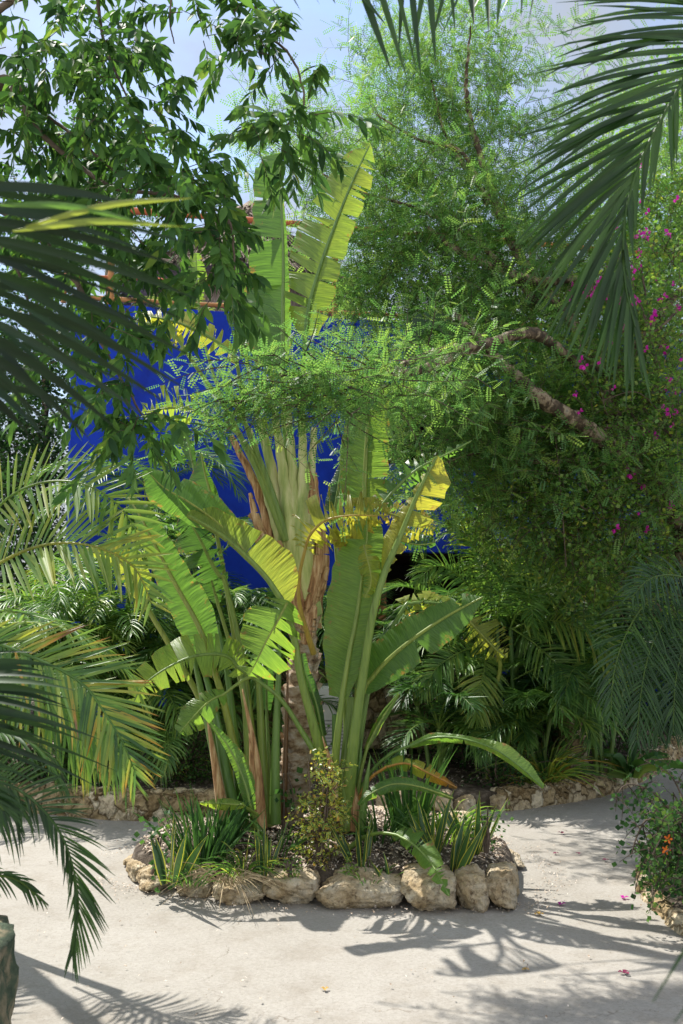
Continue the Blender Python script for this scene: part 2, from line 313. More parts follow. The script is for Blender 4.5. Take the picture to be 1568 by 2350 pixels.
# ---------------------------------------------------------------- stones
MROCK = noise_mat('pale_limestone', [(.30, (.20, .145, .085)), (.42, (.46, .345, .20)), (.55, (.60, .50, .345)), (.70, (.68, .62, .51))], 6, 9, .92, 1, 55, .035,
                  second=(30, [(.34, (.40, .37, .34)), (.46, (1, 1, 1)), (.66, (1.22, 1.2, 1.16))]))
MWALLST = noise_mat('wall_stone', [(.28, (.16, .12, .07)), (.45, (.33, .25, .14)), (.6, (.46, .38, .25)), (.76, (.58, .52, .42))], 7, 8, .92, 1, 30, .025,
                    second=(20, [(.34, (.4, .36, .32)), (.46, (1, 1, 1))]))
def wall_mat():
    m, n, p = mat('mortared_stone', .92, .2); t = node(n, 'ShaderNodeTexCoord'); ds = node(n, 'ShaderNodeTexNoise', Scale=7.0, Detail=3.0); n.links.new(t.outputs['Object'], ds.inputs['Vector'])
    va = node(n, 'ShaderNodeVectorMath', operation='MULTIPLY_ADD'); n.links.new(ds.outputs['Color'], va.inputs[0]); va.inputs[1].default_value = (.22, .22, .22); n.links.new(t.outputs['Object'], va.inputs[2])
    v = node(n, 'ShaderNodeTexVoronoi', Scale=7.0); v2 = node(n, 'ShaderNodeTexVoronoi', feature='DISTANCE_TO_EDGE', Scale=7.0)
    for x in (v, v2): n.links.new(va.outputs[0], x.inputs['Vector'])
    sp = node(n, 'ShaderNodeSeparateColor'); n.links.new(v.outputs['Color'], sp.inputs[0]); r = ramp(n, [(0, (.24, .17, .085)), (.5, (.40, .31, .18)), (1, (.60, .52, .38))]); n.links.new(sp.outputs[0], r.inputs[0])
    no = node(n, 'ShaderNodeTexNoise', Scale=24.0, Detail=7.0, Roughness=.7); n.links.new(t.outputs['Object'], no.inputs['Vector']); r2 = ramp(n, [(.32, (.45, .42, .38)), (.5, (1, 1, 1)), (.7, (1.25, 1.22, 1.15))]); n.links.new(no.outputs[0], r2.inputs[0])
    c = mixc(n, 1, r.outputs[0], r2.outputs[0], 'MULTIPLY'); e = ramp(n, [(.0, (.55, .5, .42)), (.07, (1, 1, 1))]); n.links.new(v2.outputs['Distance'], e.inputs[0]); c = mixc(n, 1, c, e.outputs[0], 'MULTIPLY'); n.links.new(c, p.inputs['Base Color'])
    e2 = ramp(n, [(0, (0, 0, 0)), (.14, (1, 1, 1))]); n.links.new(v2.outputs['Distance'], e2.inputs[0]); ad = node(n, 'ShaderNodeMath', operation='MULTIPLY_ADD'); n.links.new(no.outputs[0], ad.inputs[0]); ad.inputs[1].default_value = .8; n.links.new(e2.outputs[0], ad.inputs[2])
    b = node(n, 'ShaderNodeBump', Strength=1.0, Distance=.03); n.links.new(ad.outputs[0], b.inputs['Height']); n.links.new(b.outputs[0], p.inputs['Normal']); return m
MWALLST = wall_mat()
def cube_sphere(n):
    g = np.linspace(-1, 1, n + 1); V = []; Q = []; key = {}
    for ax in range(3):
        for s in (-1, 1):
            idx = np.zeros((n + 1, n + 1), int)
            for a_ in range(n + 1):
                for b_ in range(n + 1):
                    p = [0, 0, 0]; p[ax] = s; p[(ax + 1) % 3] = g[a_]; p[(ax + 2) % 3] = g[b_]
                    k = tuple(np.round(p, 4))
                    if k not in key: key[k] = len(V); V.append(p)
                    idx[a_, b_] = key[k]
            for a_ in range(n):
                for b_ in range(n):
                    q = [idx[a_, b_], idx[a_ + 1, b_], idx[a_ + 1, b_ + 1], idx[a_, b_ + 1]]
                    Q.append(q if s > 0 else q[::-1])
    return np.array(V, float), np.array(Q)
CV, CQ = cube_sphere(26)
def rock_verts(size, seed, cuts=9, pw=4.5, amp=.15):
    r = np.random.default_rng(seed); V = CV.copy()
    V = V / (np.sum(np.abs(V) ** pw, 1, keepdims=True) ** (1 / pw))
    for _ in range(cuts):
        nn = nrm(r.normal(size=3)); h = r.uniform(.70, 1.05); d = V @ nn
        V -= np.maximum(0, d - h)[:, None] * nn * .9
    U = nrm(V); o = seed * 7.3
    for k, p in enumerate(V):
        q = Vector((p[0] * 1.3 + o, p[1] * 1.3, p[2] * 1.3)); f = noise.fractal(q, .75, 2.1, 6)
        pit = noise.noise(Vector((p[0] * 5 + o, p[1] * 5, p[2] * 5)))
        V[k] += U[k] * (amp * f - .16 * max(0, pit - .2) + .035 * noise.noise(Vector((p[0] * 11 + o, p[1] * 11, p[2] * 11))))
    V = V - (V.max(0) + V.min(0)) / 2; V = V / V.max(0)
    return V * np.array(size) / 2
def rock(x0, x1, yt, yb, thick, seed, label, rz=0., zb=-.03, cat='rock', grp='rocks edging the round planter', mt=None):
    b = gnd((x0 + x1) / 2, yb); d = b[1] + thick * .25
    w_ = (x1 - x0) * d / 2285 * 1.07; top = at((x0 + x1) / 2, yt, d + thick * .3)[2]; h = top - zb
    X = (((x0 + x1) / 2) - 784) / 2285 * d
    V = rock_verts((w_, thick, h), seed)
    ca, sa = math.cos(rz), math.sin(rz); V = np.stack([V[:, 0] * ca - V[:, 1] * sa, V[:, 0] * sa + V[:, 1] * ca, V[:, 2]], 1)
    V = V + np.array((X, b[1] + thick * .5, zb + h / 2))
    m = M().add(V, CQ)
    return tag(m.build('rock', mt or MROCK, origin=(X, b[1] + thick * .5, 0)), label, cat, grp)
RK = [(299, 347, 1972, 2028, .30, 1, 'small crumbly pale rock at the far left end of the round planter edge', .2),
      (326, 413, 1984, 2052, .34, 2, 'low pale rock under the tall yellow-edged snake plant, second along the planter edge', .3),
      (411, 497, 1998, 2061, .34, 3, 'rounded pale rock in the planter edge just right of the left snake plant', .2),
      (495, 611, 2008, 2077, .36, 14, 'wide low pale rock in front of the dry grass tuft', .1),
      (608, 734, 1994, 2084, .38, 5, 'broad angular rock with a dark hole near its foot, below the leaning trunk', .05),
      (730, 918, 1984, 2091, .42, 6, 'largest tan rock of the planter edge, left of the rock under the drooping leaf', 0),
      (917, 1042, 1990, 2101, .40, 7, 'big rounded rock with the torn drooping leaf lying over it', -.05),
      (1038, 1114, 1984, 2096, .36, 8, 'narrow upright rock with a grey stain, right of the drooping leaf', -.1),
      (1110, 1182, 1984, 2094, .40, 9, 'shaded upright rock at the right corner of the planter', -.25)]
for a_ in RK: rock(*a_[:5], a_[5], a_[6], a_[7])
rock(585, 628, 2003, 2042, .2, 21, 'small wedge stone stuck between two rocks left of the trunk', grp='rocks edging the round planter')
rock(1010, 1050, 1990, 2045, .22, 22, 'small filler stone behind the tip of the drooping leaf')
rock(1122, 1176, 1948, 2000, .4, 23, 'dark rock at the back of the planter right corner', .3, 0.0)
rock(304, 346, 1956, 1992, .34, 24, 'grey rock behind the crumbly rock at the left planter end', -.2, 0.0)
for k, (x, y, lab) in enumerate([(420, 1925, 'left'), (560, 1908, 'middle left'), (880, 1905, 'middle right'), (1040, 1915, 'right')]):
    rock(x - 45, x + 50, y - 50, y, .35, 30 + k, 'rock along the hidden back edge of the planter, %s of the stems' % lab, .3, 0.0)
rock(1117, 1162, 1812, 1863, .26, 41, 'single squarish pale boulder between the two low wall runs at the back', .1, cat='boulder', grp='boulders along the back bed')
rock(1035, 1082, 1820, 1866, .26, 42, 'small tan boulder left of the squarish one by the back bed', .1, cat='boulder', grp='boulders along the back bed')
rock(985, 1036, 1812, 1868, .28, 43, 'tan boulder behind the snake plants on the right', -.2, cat='boulder', grp='boulders along the back bed')
rock(862, 925, 1790, 1868, .30, 44, 'brown boulder seen behind the long arching leaf', -.1, cat='boulder', grp='boulders along the back bed')

MMOSS = noise_mat('mossy_stone', [(.34, (.03, .05, .035)), (.48, (.09, .12, .075)), (.56, (.26, .22, .14)), (.7, (.40, .35, .25))], 6, 8, .9, 1, 26, .04)
def stone_wall(name, label, L, h, th, seed, cell=(.13, .10), nseg=None, z0=0., top_rough=.025, cat='stone wall', mt=None):
    L = curve(L, nseg or 160); n = len(L); T = nrm(np.gradient(L, axis=0)); N_ = np.stack([-T[:, 1], T[:, 0], 0 * T[:, 0]], 1)
    s = np.r_[0, np.cumsum(np.linalg.norm(np.diff(L, axis=0), axis=1))]
    sec = [(0, -.02 + z) for z in np.linspace(0, h, 16)] + [(t, h - .02 + .02 * math.sin(t / th * 3.14)) for t in np.linspace(0, th, 9)[1:]] + [(th, z - .02) for z in np.linspace(h, 0, 6)[1:]]
    V = np.zeros((n, len(sec), 3))
    for i_ in range(n):
        for j, (o, z) in enumerate(sec):
            p = Vector((s[i_] / cell[0], (z + o * .8) / cell[1], seed * 3.1)); ds, _ = noise.voronoi(p); e = min(1, (ds[1] - ds[0]) * 3.2)
            f = noise.fractal(Vector((s[i_] * 7, z * 9 + o * 7, seed)), .8, 2.1, 5)
            disp = (e ** .5 - .6) * .028 + .016 * f
            base = L[i_] + N_[i_] * o + np.array((0, 0, z + z0))
            out = -N_[i_] if j < 16 else (Z if j < 24 else N_[i_])
            tr = top_rough * noise.noise(Vector((s[i_] * 8, 0, seed))) * (z / h)
            V[i_, j] = base + out * disp + Z * tr
    i = np.arange(n * len(sec)).reshape(n, len(sec))
    m = M().add(V, np.stack([i[:-1, :-1], i[1:, :-1], i[1:, 1:], i[:-1, 1:]], -1))
    for e in (0, n - 1):
        k = len(sec); ring = i[e]; m.q.append(np.array([[ring[a_], ring[a_ + 1], ring[k - 2 - a_], ring[k - 1 - a_]] for a_ in range(k // 2 - 1)]))
        m.m.append(np.zeros(k // 2 - 1, np.int32))
    return tag(m.build(name, mt or MWALLST, origin=L[0]), label, cat)
stone_wall('stone_wall', 'low mortared stone wall behind the sandy path at left, under the overhanging palm', [gnd(*q) for q in LINE[0:6]], .21, .2, 3, nseg=420)
stone_wall('stone_wall', 'low wall of upright rough stones curving away along the path at right', [gnd(*q) for q in [(1163, 1862), (1280, 1845), (1400, 1822), (1480, 1790), (1540, 1755), (1580, 1725)]], .17, .2, 8, (.08, .2), nseg=300)
stone_wall('stone_wall', 'dim rough stone retaining wall in the shade under the blue building', [np.array((x, 9.7, .3)) for x in (-1.2, 0, 1.3)], .75, .3, 12, (.25, .2), nseg=120, z0=.0)
stone_wall('stone_pillar', 'shaded stone pillar standing at the back right beside the path', [at(1309, 1700, 9.0) * (1, 1, 0), at(1350, 1700, 9.1) * (1, 1, 0)], .95, .25, 16, (.12, .14), nseg=26, z0=.1, cat='pillar')
stone_wall('stone_wall', 'mossy stone wall corner at the bottom left of the path', [np.array((-2.25, 3.2, 0)), np.array((-1.42, 3.05, 0)), np.array((-1.205, 3.2, 0)), np.array((-1.205, 3.8, 0)), np.array((-1.65, 4.1, 0))], .47, .3, 18, (.2, .18), nseg=140, cat='stone wall', mt=MMOSS)
EDGE = [(1475, 1985), (1462, 2020), (1470, 2055), (1500, 2090), (1560, 2140), (1620, 2190)]
stone_wall('stone_kerb', 'thin pale stone kerb round the shrub bed at the right edge', [gnd(*q) for q in EDGE], .06, .09, 23, (.2, .2), nseg=120, cat='kerb')
m = M(); E = curve([gnd(*q) for q in EDGE], 30); n_ = len(E)
V = np.array([[(e[0] + t * 2.5, e[1] + t * .9, .04 + .03 * t + .03 * noise.noise(Vector((e[0] * 3 + t * 5, e[1] * 3, 0)))) for t in np.linspace(0.02, 1, 12)] for e in E])
i = np.arange(n_ * 12).reshape(n_, 12); m.add(V, np.stack([i[:-1, :-1], i[:-1, 1:], i[1:, 1:], i[1:, :-1]], -1)[:, :, ::-1])
tag(m.build('bed_soil_right', MSOIL), kind='structure')

# planter soil
PC = np.array((-.13, 6.5, 0)); PRX, PRY = 1.0, 1.0
OUT = np.array([(-1.24, 6.2), (-1.05, 6.05), (-.84, 5.95), (-.58, 5.85), (-.28, 5.80), (.1, 5.77), (.47, 5.70), (.71, 5.70), (.88, 5.75), (1.02, 6.2), (.98, 6.8), (.6, 7.3), (0, 7.45), (-.6, 7.35), (-1.1, 6.95), (-1.3, 6.6)]) - PC[:2]
_a = np.arctan2(OUT[:, 1], OUT[:, 0]); _o = np.argsort(_a)
def orad(a): return np.interp(np.mod(a + math.pi, 2 * math.pi) - math.pi, _a[_o], np.linalg.norm(OUT, axis=1)[_o], period=2 * math.pi)
def soil_z(x, y):
    q = ((x - PC[0]) ** 2 + (y - PC[1]) ** 2) / orad(math.atan2(y - PC[1], x - PC[0])) ** 2
    return .13 + .13 * max(0, 1 - q) ** .7 + .025 * noise.noise(Vector((x * 5, y * 5, 1)))
m = M(); rr = np.r_[np.linspace(0.02, 1, 22), 1.04]; aa = np.linspace(0, 2 * np.pi, 72, endpoint=False)
V = np.array([[(PC[0] + orad(a) * r_ * math.cos(a), PC[1] + orad(a) * r_ * math.sin(a), soil_z(PC[0] + orad(a) * r_ * math.cos(a), PC[1] + orad(a) * r_ * math.sin(a)) if r_ <= 1 else -.01) for a in aa] for r_ in rr])
i = np.arange(V.shape[0] * 72).reshape(-1, 72); j = np.roll(i, -1, 1)
m.add(V, np.stack([i[:-1], i[1:], j[1:], j[:-1]], -1))
tag(m.build('planter_soil', MSOIL), kind='structure')
# dry leaf litter and bark chips
MLIT = noise_mat('dry_litter', [(.3, (.06, .04, .028)), (.42, (.20, .14, .09)), (.52, (.42, .34, .26)), (.62, (.64, .57, .49))], 45, 3, .85, 0)
def litter(name, pts, label, ages=(.8, 1.05), s=(.012, .04)):
    n = len(pts); m = M(); th = rng.uniform(0, 6.28, n); L = rng.uniform(*s, n); W = L * rng.uniform(.25, .6, n)
    d = np.stack([np.cos(th), np.sin(th), rng.uniform(-.3, .5, n)], 1); sd = np.stack([-np.sin(th), np.cos(th), rng.uniform(-.4, .4, n)], 1) * W[:, None] / 2
    P = np.stack([pts, pts + d * L[:, None] * .5 + Z * (L[:, None] * .2), pts + d * L[:, None]], 1)
    S = np.stack([sd * .3, sd, sd * .2], 1)
    att = np.stack([rng.uniform(0, 1, n), rng.uniform(*ages, n), np.zeros(n)], 1)
    strips(m, P, S, None, att)
    return tag(m.build(name, MLIT), label, 'leaf litter', kind='stuff')
a_ = rng.uniform(0, 6.28, 7000); r_ = np.sqrt(rng.uniform(0, 1, 7000)) * .98
P = np.stack([PC[0] + orad(a_) * r_ * np.cos(a_), PC[1] + orad(a_) * r_ * np.sin(a_)], 1); P = np.c_[P, [soil_z(*q) + .006 for q in P]]
litter('leaf_litter', P, 'dry brown leaf litter and bark chips covering the planter soil')
P = []
while len(P) < 5000:
    g = LG[rng.integers(15, 80)] + np.array((rng.uniform(-.1, .1), 0, 0)); t = rng.uniform(.12, 2.2) ** 1.2
    P.append((g[0] * (1 + .02 * t), g[1] + .1 + t, bedz(t) + .04))
litter('leaf_litter_back', np.array(P), 'dry leaf litter on the soil of the back planting bed')
P = []      # crumbs of soil, bark and leaf washed out at the foot of the stones and over the path
for g_, sp_, n_ in ((OUT + PC[:2], .10, 1500), (LG[:, :2] - (0, .06), .10, 900)):
    for _ in range(n_): a = g_[rng.integers(len(g_))]; b_ = g_[min(len(g_) - 1, rng.integers(len(g_)))]; j_ = rng.integers(len(g_) - 1); f_ = rng.uniform(); c_ = g_[j_] * (1 - f_) + g_[j_ + 1] * f_; v_ = (c_ - PC[:2]); v_ = v_ / np.linalg.norm(v_) if sp_ and n_ > 1000 else np.array((0, -1)); c_ = c_ + v_ * (.19 + abs(rng.normal()) * sp_) if n_ > 1000 else c_ + v_ * abs(rng.normal()) * sp_; P.append((c_[0], c_[1], .012))
for _ in range(420): P.append((rng.uniform(-1.6, 2.2), rng.uniform(3.4, 8.0), .012))
P = np.array(P); litter('path_debris', P, 'fine crumbs of soil, bark and dead leaf scattered on the sandy path', s=(.005, .02))
# petals and seeds on the path
MPET = leaf_mat('petal', .4, .5, .3, tint=(1, 1, 1)); 
def flat_mat(name, c, r=.6, tr=0):
    m, n, p = mat(name, r, .3); tcn = node(n, 'ShaderNodeTexCoord'); no = node(n, 'ShaderNodeTexNoise', Scale=25.0, Detail=3.0); n.links.new(tcn.outputs['Object'], no.inputs['Vector'])
    rp = ramp(n, [(.3, tuple(x * .75 for x in c)), (.7, tuple(min(1, x * 1.2) for x in c))]); n.links.new(no.outputs[0], rp.inputs[0]); n.links.new(rp.outputs[0], p.inputs['Base Color'])
    if tr:
        t = node(n, 'ShaderNodeBsdfTranslucent'); n.links.new(rp.outputs[0], t.inputs['Color']); s = node(n, 'ShaderNodeMixShader'); s.inputs[0].default_value = tr
        n.links.new(p.outputs[0], s.inputs[1]); n.links.new(t.outputs[0], s.inputs[2]); n.links.new(s.outputs[0], n.nodes['Material Output'].inputs['Surface'])
    return m
MMAG = flat_mat('magenta_bract', (.55, .02, .36), .5, .4); MDRED = flat_mat('dark_red_petal', (.16, .01, .05)); MYEL = flat_mat('dry_yellow_leaf', (.40, .24, .05))
for k, (x, y, mt_, sz, lab) in enumerate([(1288, 2077, MMAG, .03, 'magenta petal on the path in front of the right kerb'), (1433, 2065 + 170, MDRED, .03, 'dark red petal in the sunny path'),
        (1432, 2062, MMAG, .03, 'magenta petal lying left of the kerb'), (1505, 2044, MMAG, .026, 'magenta petal close to the kerb of the right bed'), (1545, 2082, MMAG, .03, 'magenta petal nearest the right edge beside the kerb'),
        (1289, 1913, MDRED, .03, 'dark red seed pod highest up the right path'), (1275, 1960, MDRED, .024, 'dark red petal below the highest pod on the right path'), (1328, 1960, MDRED, .02, 'tiny dark petal right of another on the shaded path'),
        (1389, 1975, MDRED, .026, 'dark crumpled petal nearest the right shrub'), (1418, 1838, MMAG, .025, 'magenta petal far along the path by the low wall'),
        (1206, 2227, MYEL, .02, 'yellow scrap of leaf in front of the planter shadow'), (746, 2272, MYEL, .022, 'yellow bud on the sunny sand at the bottom centre'), (1237, 2100, MYEL, .03, 'thin green-brown leaf in the path right of the planter')]):
    g = gnd(x, y); m = M(); n = 3
    for q in range(n):
        th = q * 2.1 + k; d = np.array((math.cos(th), math.sin(th), .55)); sd = np.array((-math.sin(th), math.cos(th), 0)) * sz * .42
        P = np.stack([g + Z * .004, g + d * sz * .5 + Z * .004, g + d * sz * (.9, .9, .6)])[None]; S = np.stack([sd * .3, sd, sd * .15])[None]
        strips(m, P, S, S * 0 - Z * sz * .08)
    tag(m.build('fallen_petal', mt_, origin=g), lab, 'petal', 'petals and scraps fallen on the path')

# ---------------------------------------------------------------- blue building
BA = R(12); BC = np.array(((150 - 784) / 2285 * 11, 11., 0)); EX = np.array((math.cos(BA), math.sin(BA), 0)); EY = np.array((-math.sin(BA), math.cos(BA), 0))
def bb(m, t0, t1, s0, s1, z0, z1, mi=0, bev=0):      # box in the building's frame
    c = BC + EX * (t0 + t1) / 2 + EY * (s0 + s1) / 2 + Z * (z0 + z1) / 2
    return box(m, c, (t1 - t0, s1 - s0, z1 - z0), BA, (0, 0, 0), mi, bev)
bld = thing('blue_building', 'deep cobalt blue house with a flat roof standing behind the palms', 'building', BC)
bb(M(), 0, 3.3, 0, 6, 0, 5.08, bev=.02).build('wall', MBLUE, bld, smooth=False)
m = M(); bb(m, 3.303, 8.2, 0, .18, 2.28, 3.34, bev=.01); bb(m, 3.303, 8.2, 0, .18, 4.32, 5.08, bev=.01); m.build('parapet', MBLUE, bld, smooth=False)
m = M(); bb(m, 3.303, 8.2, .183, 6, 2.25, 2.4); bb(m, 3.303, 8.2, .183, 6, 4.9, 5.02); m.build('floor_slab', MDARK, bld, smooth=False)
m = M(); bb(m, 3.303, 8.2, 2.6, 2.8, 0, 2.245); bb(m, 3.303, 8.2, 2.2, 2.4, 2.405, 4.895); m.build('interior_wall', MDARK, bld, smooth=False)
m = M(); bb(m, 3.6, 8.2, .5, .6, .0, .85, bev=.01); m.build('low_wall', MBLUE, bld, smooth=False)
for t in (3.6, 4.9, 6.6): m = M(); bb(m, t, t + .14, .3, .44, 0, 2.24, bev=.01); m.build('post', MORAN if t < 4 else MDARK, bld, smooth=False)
m = M(); bb(m, 8.2, 8.4, 0, 6, 0, 5.08); m.build('end_wall', MBLUE, bld, smooth=False)
rail = thing('roof_pergola', 'red-orange pole railing and pergola along the roof edge of the blue house', 'pergola', BC + Z * 5.08)
def pole(p, q, r, mt_, nm):
    P = curve([p, (p + q) / 2 + Z * .015, q], 20); m = M(); tube(m, P, r + .006 * np.sin(np.arange(20) * 1.7), 10); return m.build(nm, mt_, rail)
def bp_(t, z, s=.05): return BC + EX * t + EY * s + Z * z
pole(bp_(.40, 6.22), bp_(8.2, 6.20), .035, MRED, 'top_pole'); pole(bp_(-.1, 5.40), bp_(2.4, 5.40), .022, MRED, 'rail'); pole(bp_(.0, 5.15), bp_(8.2, 5.15), .028, MORAN, 'rail')
for t in (.42, 3.05, 5.6, 8.1): pole(bp_(t, 5.08), bp_(t, 6.3), .04, MORAN, 'post')
pole(bp_(-.1, 5.4), bp_(-.1, 5.08), .03, MORAN, 'post')
# thatched roof behind
hut = thing('thatched_hut', 'round hut with a shaggy dry thatch roof behind the blue house roof', 'hut', at(560, 700, 14.5) * (1, 1, 0))
hc = at(560, 690, 14.5); ap = at(575, 462, 14.5)
m = M(); n = 9000; th = rng.uniform(0, 6.28, n); f = np.sqrt(rng.uniform(0.004, 1, n)); Rr = 1.75
P0 = np.stack([hc[0] + Rr * f * np.cos(th), hc[1] + Rr * f * np.sin(th), ap[2] - (ap[2] - hc[2]) * f], 1)
dn = np.stack([Rr * np.cos(th), Rr * np.sin(th), np.full(n, -(ap[2] - hc[2]))], 1); dn = nrm(dn + rng.normal(size=(n, 3)) * .25); out = nrm(np.stack([np.cos(th), np.sin(th), np.full(n, 1.2)], 1))
L = rng.uniform(.12, .3, n)[:, None]; P = np.stack([P0, P0 + dn * L * .5 + out * .03, P0 + dn * L + out * rng.uniform(0, .07, (n, 1))], 1)
sd = nrm(np.cross(dn, out)) * rng.uniform(.006, .02, (n, 1)); strips(m, P, np.stack([sd, sd, sd * .4], 1), None, np.c_[rng.uniform(0, 1, n), rng.uniform(.85, 1.05, n), np.zeros(n)])
tube(m, np.stack([hc + (ap - hc) * t for t in (0, .5, 1)]), [Rr * .97, Rr * .49, .03], 40, mi=1)
m.build('thatch_roof', [MTHATCH, MTHATCH], hut)
m = M(); tube(m, np.array([hc * (1, 1, 0), hc]), [1.3, 1.3], 24); m.build('wall', MTHATCH, hut)
# wall lamp
lp = bp_(4.62, 1.47, 2.40); lamp = thing('wall_lamp', 'small lit candle lantern glowing orange in the dark porch', 'lamp', lp)
ME = bpy.data.materials.new('warm_flame'); ME.use_nodes = True; pb = ME.node_tree.nodes['Principled BSDF']; pb.inputs['Emission Color'].default_value = (1, .35, .08, 1); pb.inputs['Emission Strength'].default_value = 5; pb.inputs['Base Color'].default_value = (1, .5, .2, 1)
lx, ly = lp[0], lp[1]
m = M(); tube(m, np.array([lp + Z * .0, lp + Z * .04, lp + Z * .085]), [.012, .02, .004], 8); m.build('flame', ME, lamp)
m = M(); box(m, lp - Z * .02, (.12, .1, .02)); box(m, lp + Z * .13, (.12, .1, .015)); [box(m, lp + np.array((a, b, .055)), (.008, .008, .13)) for a in (-.05, .05) for b in (-.04, .04)]; m.build('frame', MDARK, lamp, smooth=False)
# air conditioning unit
ac = thing('air_conditioner', 'pale grey air conditioning cabinet with YORK lettering behind the trunk', 'air conditioner', at(748, 1640, 8.9) * (1, 1, 0))
c = at(757, 1640, 8.9); top = at(757, 1575, 8.9)[2]
box(M(), (c[0], c[1] + .2, (top + .2) / 2), (.40, .38, top - .2), 0, bev=.02).build('cabinet', MWHITE, ac, smooth=False)
m = M(); [box(m, (c[0] + .02, c[1] + .006, top - .30 - k * .03), (.3, .012, .012)) for k in range(9)]; m.build('grille', flat_mat('grey_metal', (.25, .25, .25)), ac, smooth=False)
fc = bpy.data.curves.new('lettering', 'FONT'); fc.body = 'YORK'; fc.size = .036; fc.extrude = .0015; fc.align_x = 'CENTER'
fo = bpy.data.objects.new('lettering', fc); COL.objects.link(fo); bpy.context.view_layer.update()
tm = bpy.data.meshes.new_from_object(fo.evaluated_get(bpy.context.evaluated_depsgraph_get())); bpy.data.objects.remove(fo)
MBK = flat_mat('black_print', (.02, .02, .02)); tm.materials.clear(); tm.materials.append(MBK)
to = bpy.data.objects.new('lettering', tm); COL.objects.link(to); to.parent = ac; lc = at(752, 1617, 8.9 + .009); to.rotation_euler = (math.pi / 2, 0, 0); to.location = [float(a - b) for a, b in zip((lc[0], c[1] + .007, lc[2]), ac['_o'])]
m = M(); lc2 = at(738.5, 1615, 8.9); [box(m, (lc2[0] + a, c[1] + .007, lc2[2] + b), s) for a, b, s in ((-.012, 0, (.005, .003, .026)), (.012, 0, (.005, .003, .026)), (0, -.012, (.018, .003, .005)), (0.004, .011, (.010, .003, .005)))]
m.build('logo', MBK, ac, smooth=False)
# ---------------------------------------------------------------- broad leaves (banana-like)
def blade(mid, wl, wr, age=.45, tears=.25, seed=0, fl=.35, fr=.35, curl=.25, notch=(), nseg=90, gap=.5, age2=None, n_out=None, ragged=.0):
    """mid: 3D points from the leaf base to its tip; wl / wr: visible half widths in metres left and right of the rib
       (left = rotated +90 deg from the direction base->tip as seen); fl, fr: how far each half folds away"""
    r = np.random.default_rng(seed + 100); C = curve(mid, nseg); T = nrm(np.gradient(C, axis=0)); vw = nrm(C - CAM)
    side = nrm(np.cross(T, -vw)) * -1          # points to the viewer's left of the direction of growth
    s = np.r_[0, np.cumsum(np.linalg.norm(np.diff(C, axis=0), axis=1))]; m = M(); K = 7; t = np.linspace(0, 1, K)
    for sg, wv, f in ((1, wl, fl), (-1, wr, fr)):
        w_ = prof(wv, nseg); w_ = w_ * (1 + .03 * np.sin(s * 40 + seed))
        cuts = [0] + sorted(set(int(x) for x in r.uniform(3, nseg - 3, int(tears * nseg)))) + [nseg - 1]
        cuts = [c for k, c in enumerate(cuts) if k == 0 or c - cuts[k - 1] >= 2] ; cuts[-1] = nseg - 1
        for a, b in zip(cuts[:-1], cuts[1:]):
            sub = max(3, (b - a) * 2 + 1); u = np.linspace(a, b, sub)
            ip = lambda Q: np.stack([np.interp(u, np.arange(nseg), Q[:, k]) for k in range(3)], 1)
            c, Ts, sd, vv = ip(C), nrm(ip(T)), nrm(ip(side)), nrm(ip(vw)); ww = np.interp(u, np.arange(nseg), w_); ss = np.interp(u, np.arange(nseg), s)
            full = len(cuts) <= 2; jit = 0 if full else r.normal() * .10; dj = 0 if full else r.normal() * .16
            lenj = 1 if full else 1 - ragged * r.uniform(0, 1); loc = np.linspace(-1, 1, sub)
            g = gap * .012 * (0 if full else 1)
            ff = f + dj; bend = curl * (1 + (0 if full else r.normal() * .4))
            d_ = t[None, :] * ww[:, None] * lenj                                        # apparent offset
            dep = np.tan(ff) * d_ + bend * ww[:, None] * t[None, :] ** 2                # away from the viewer
            rip = .0022 * np.sin(ss * 95 + seed)[:, None] * t[None, :] ** 1.2 + .0018 * r.normal(size=(sub, 1)) * t[None, :]
            sh = (.10 + jit) * ww[:, None] * t[None, :] ** 1.3 - g * loc[:, None] * t[None, :]
            if 'notched' and notch:
                for (p0, dp) in notch:
                    k0 = p0 * nseg
                    d_ = d_ * np.where((np.abs(u - k0) < 1.2)[:, None], 1 - dp * t[None, :] ** .5 * .5, 1)
            P = c[:, None] + sd[:, None] * sg * d_[..., None] + vv[:, None] * (dep + rip)[..., None] + Ts[:, None] * sh[..., None] - Z * (.05 * ww[:, None, None] * t[None, :, None] ** 2)
            i = np.arange(sub * K).reshape(sub, K); q = np.stack([i[:-1, :-1], i[:-1, 1:], i[1:, 1:], i[1:, :-1]], -1)
            if sg < 0: q = q[..., ::-1]
            ag = age if age2 is None else np.interp(u, [0, nseg - 1], [age, age2])[:, None]
            aj = 0 if full else r.normal() * .02
            att = np.stack([np.repeat(ss[:, None], K, 1) + seed * 3.7, np.broadcast_to(ag + aj, (sub, K)), np.broadcast_to(t[None] * sg, (sub, K))], -1)
            m.add(P, q.reshape(-1, 4), att.reshape(-1, 3))
    return m, C
def pw(v, d): return [x * d / 2285 for x in v]
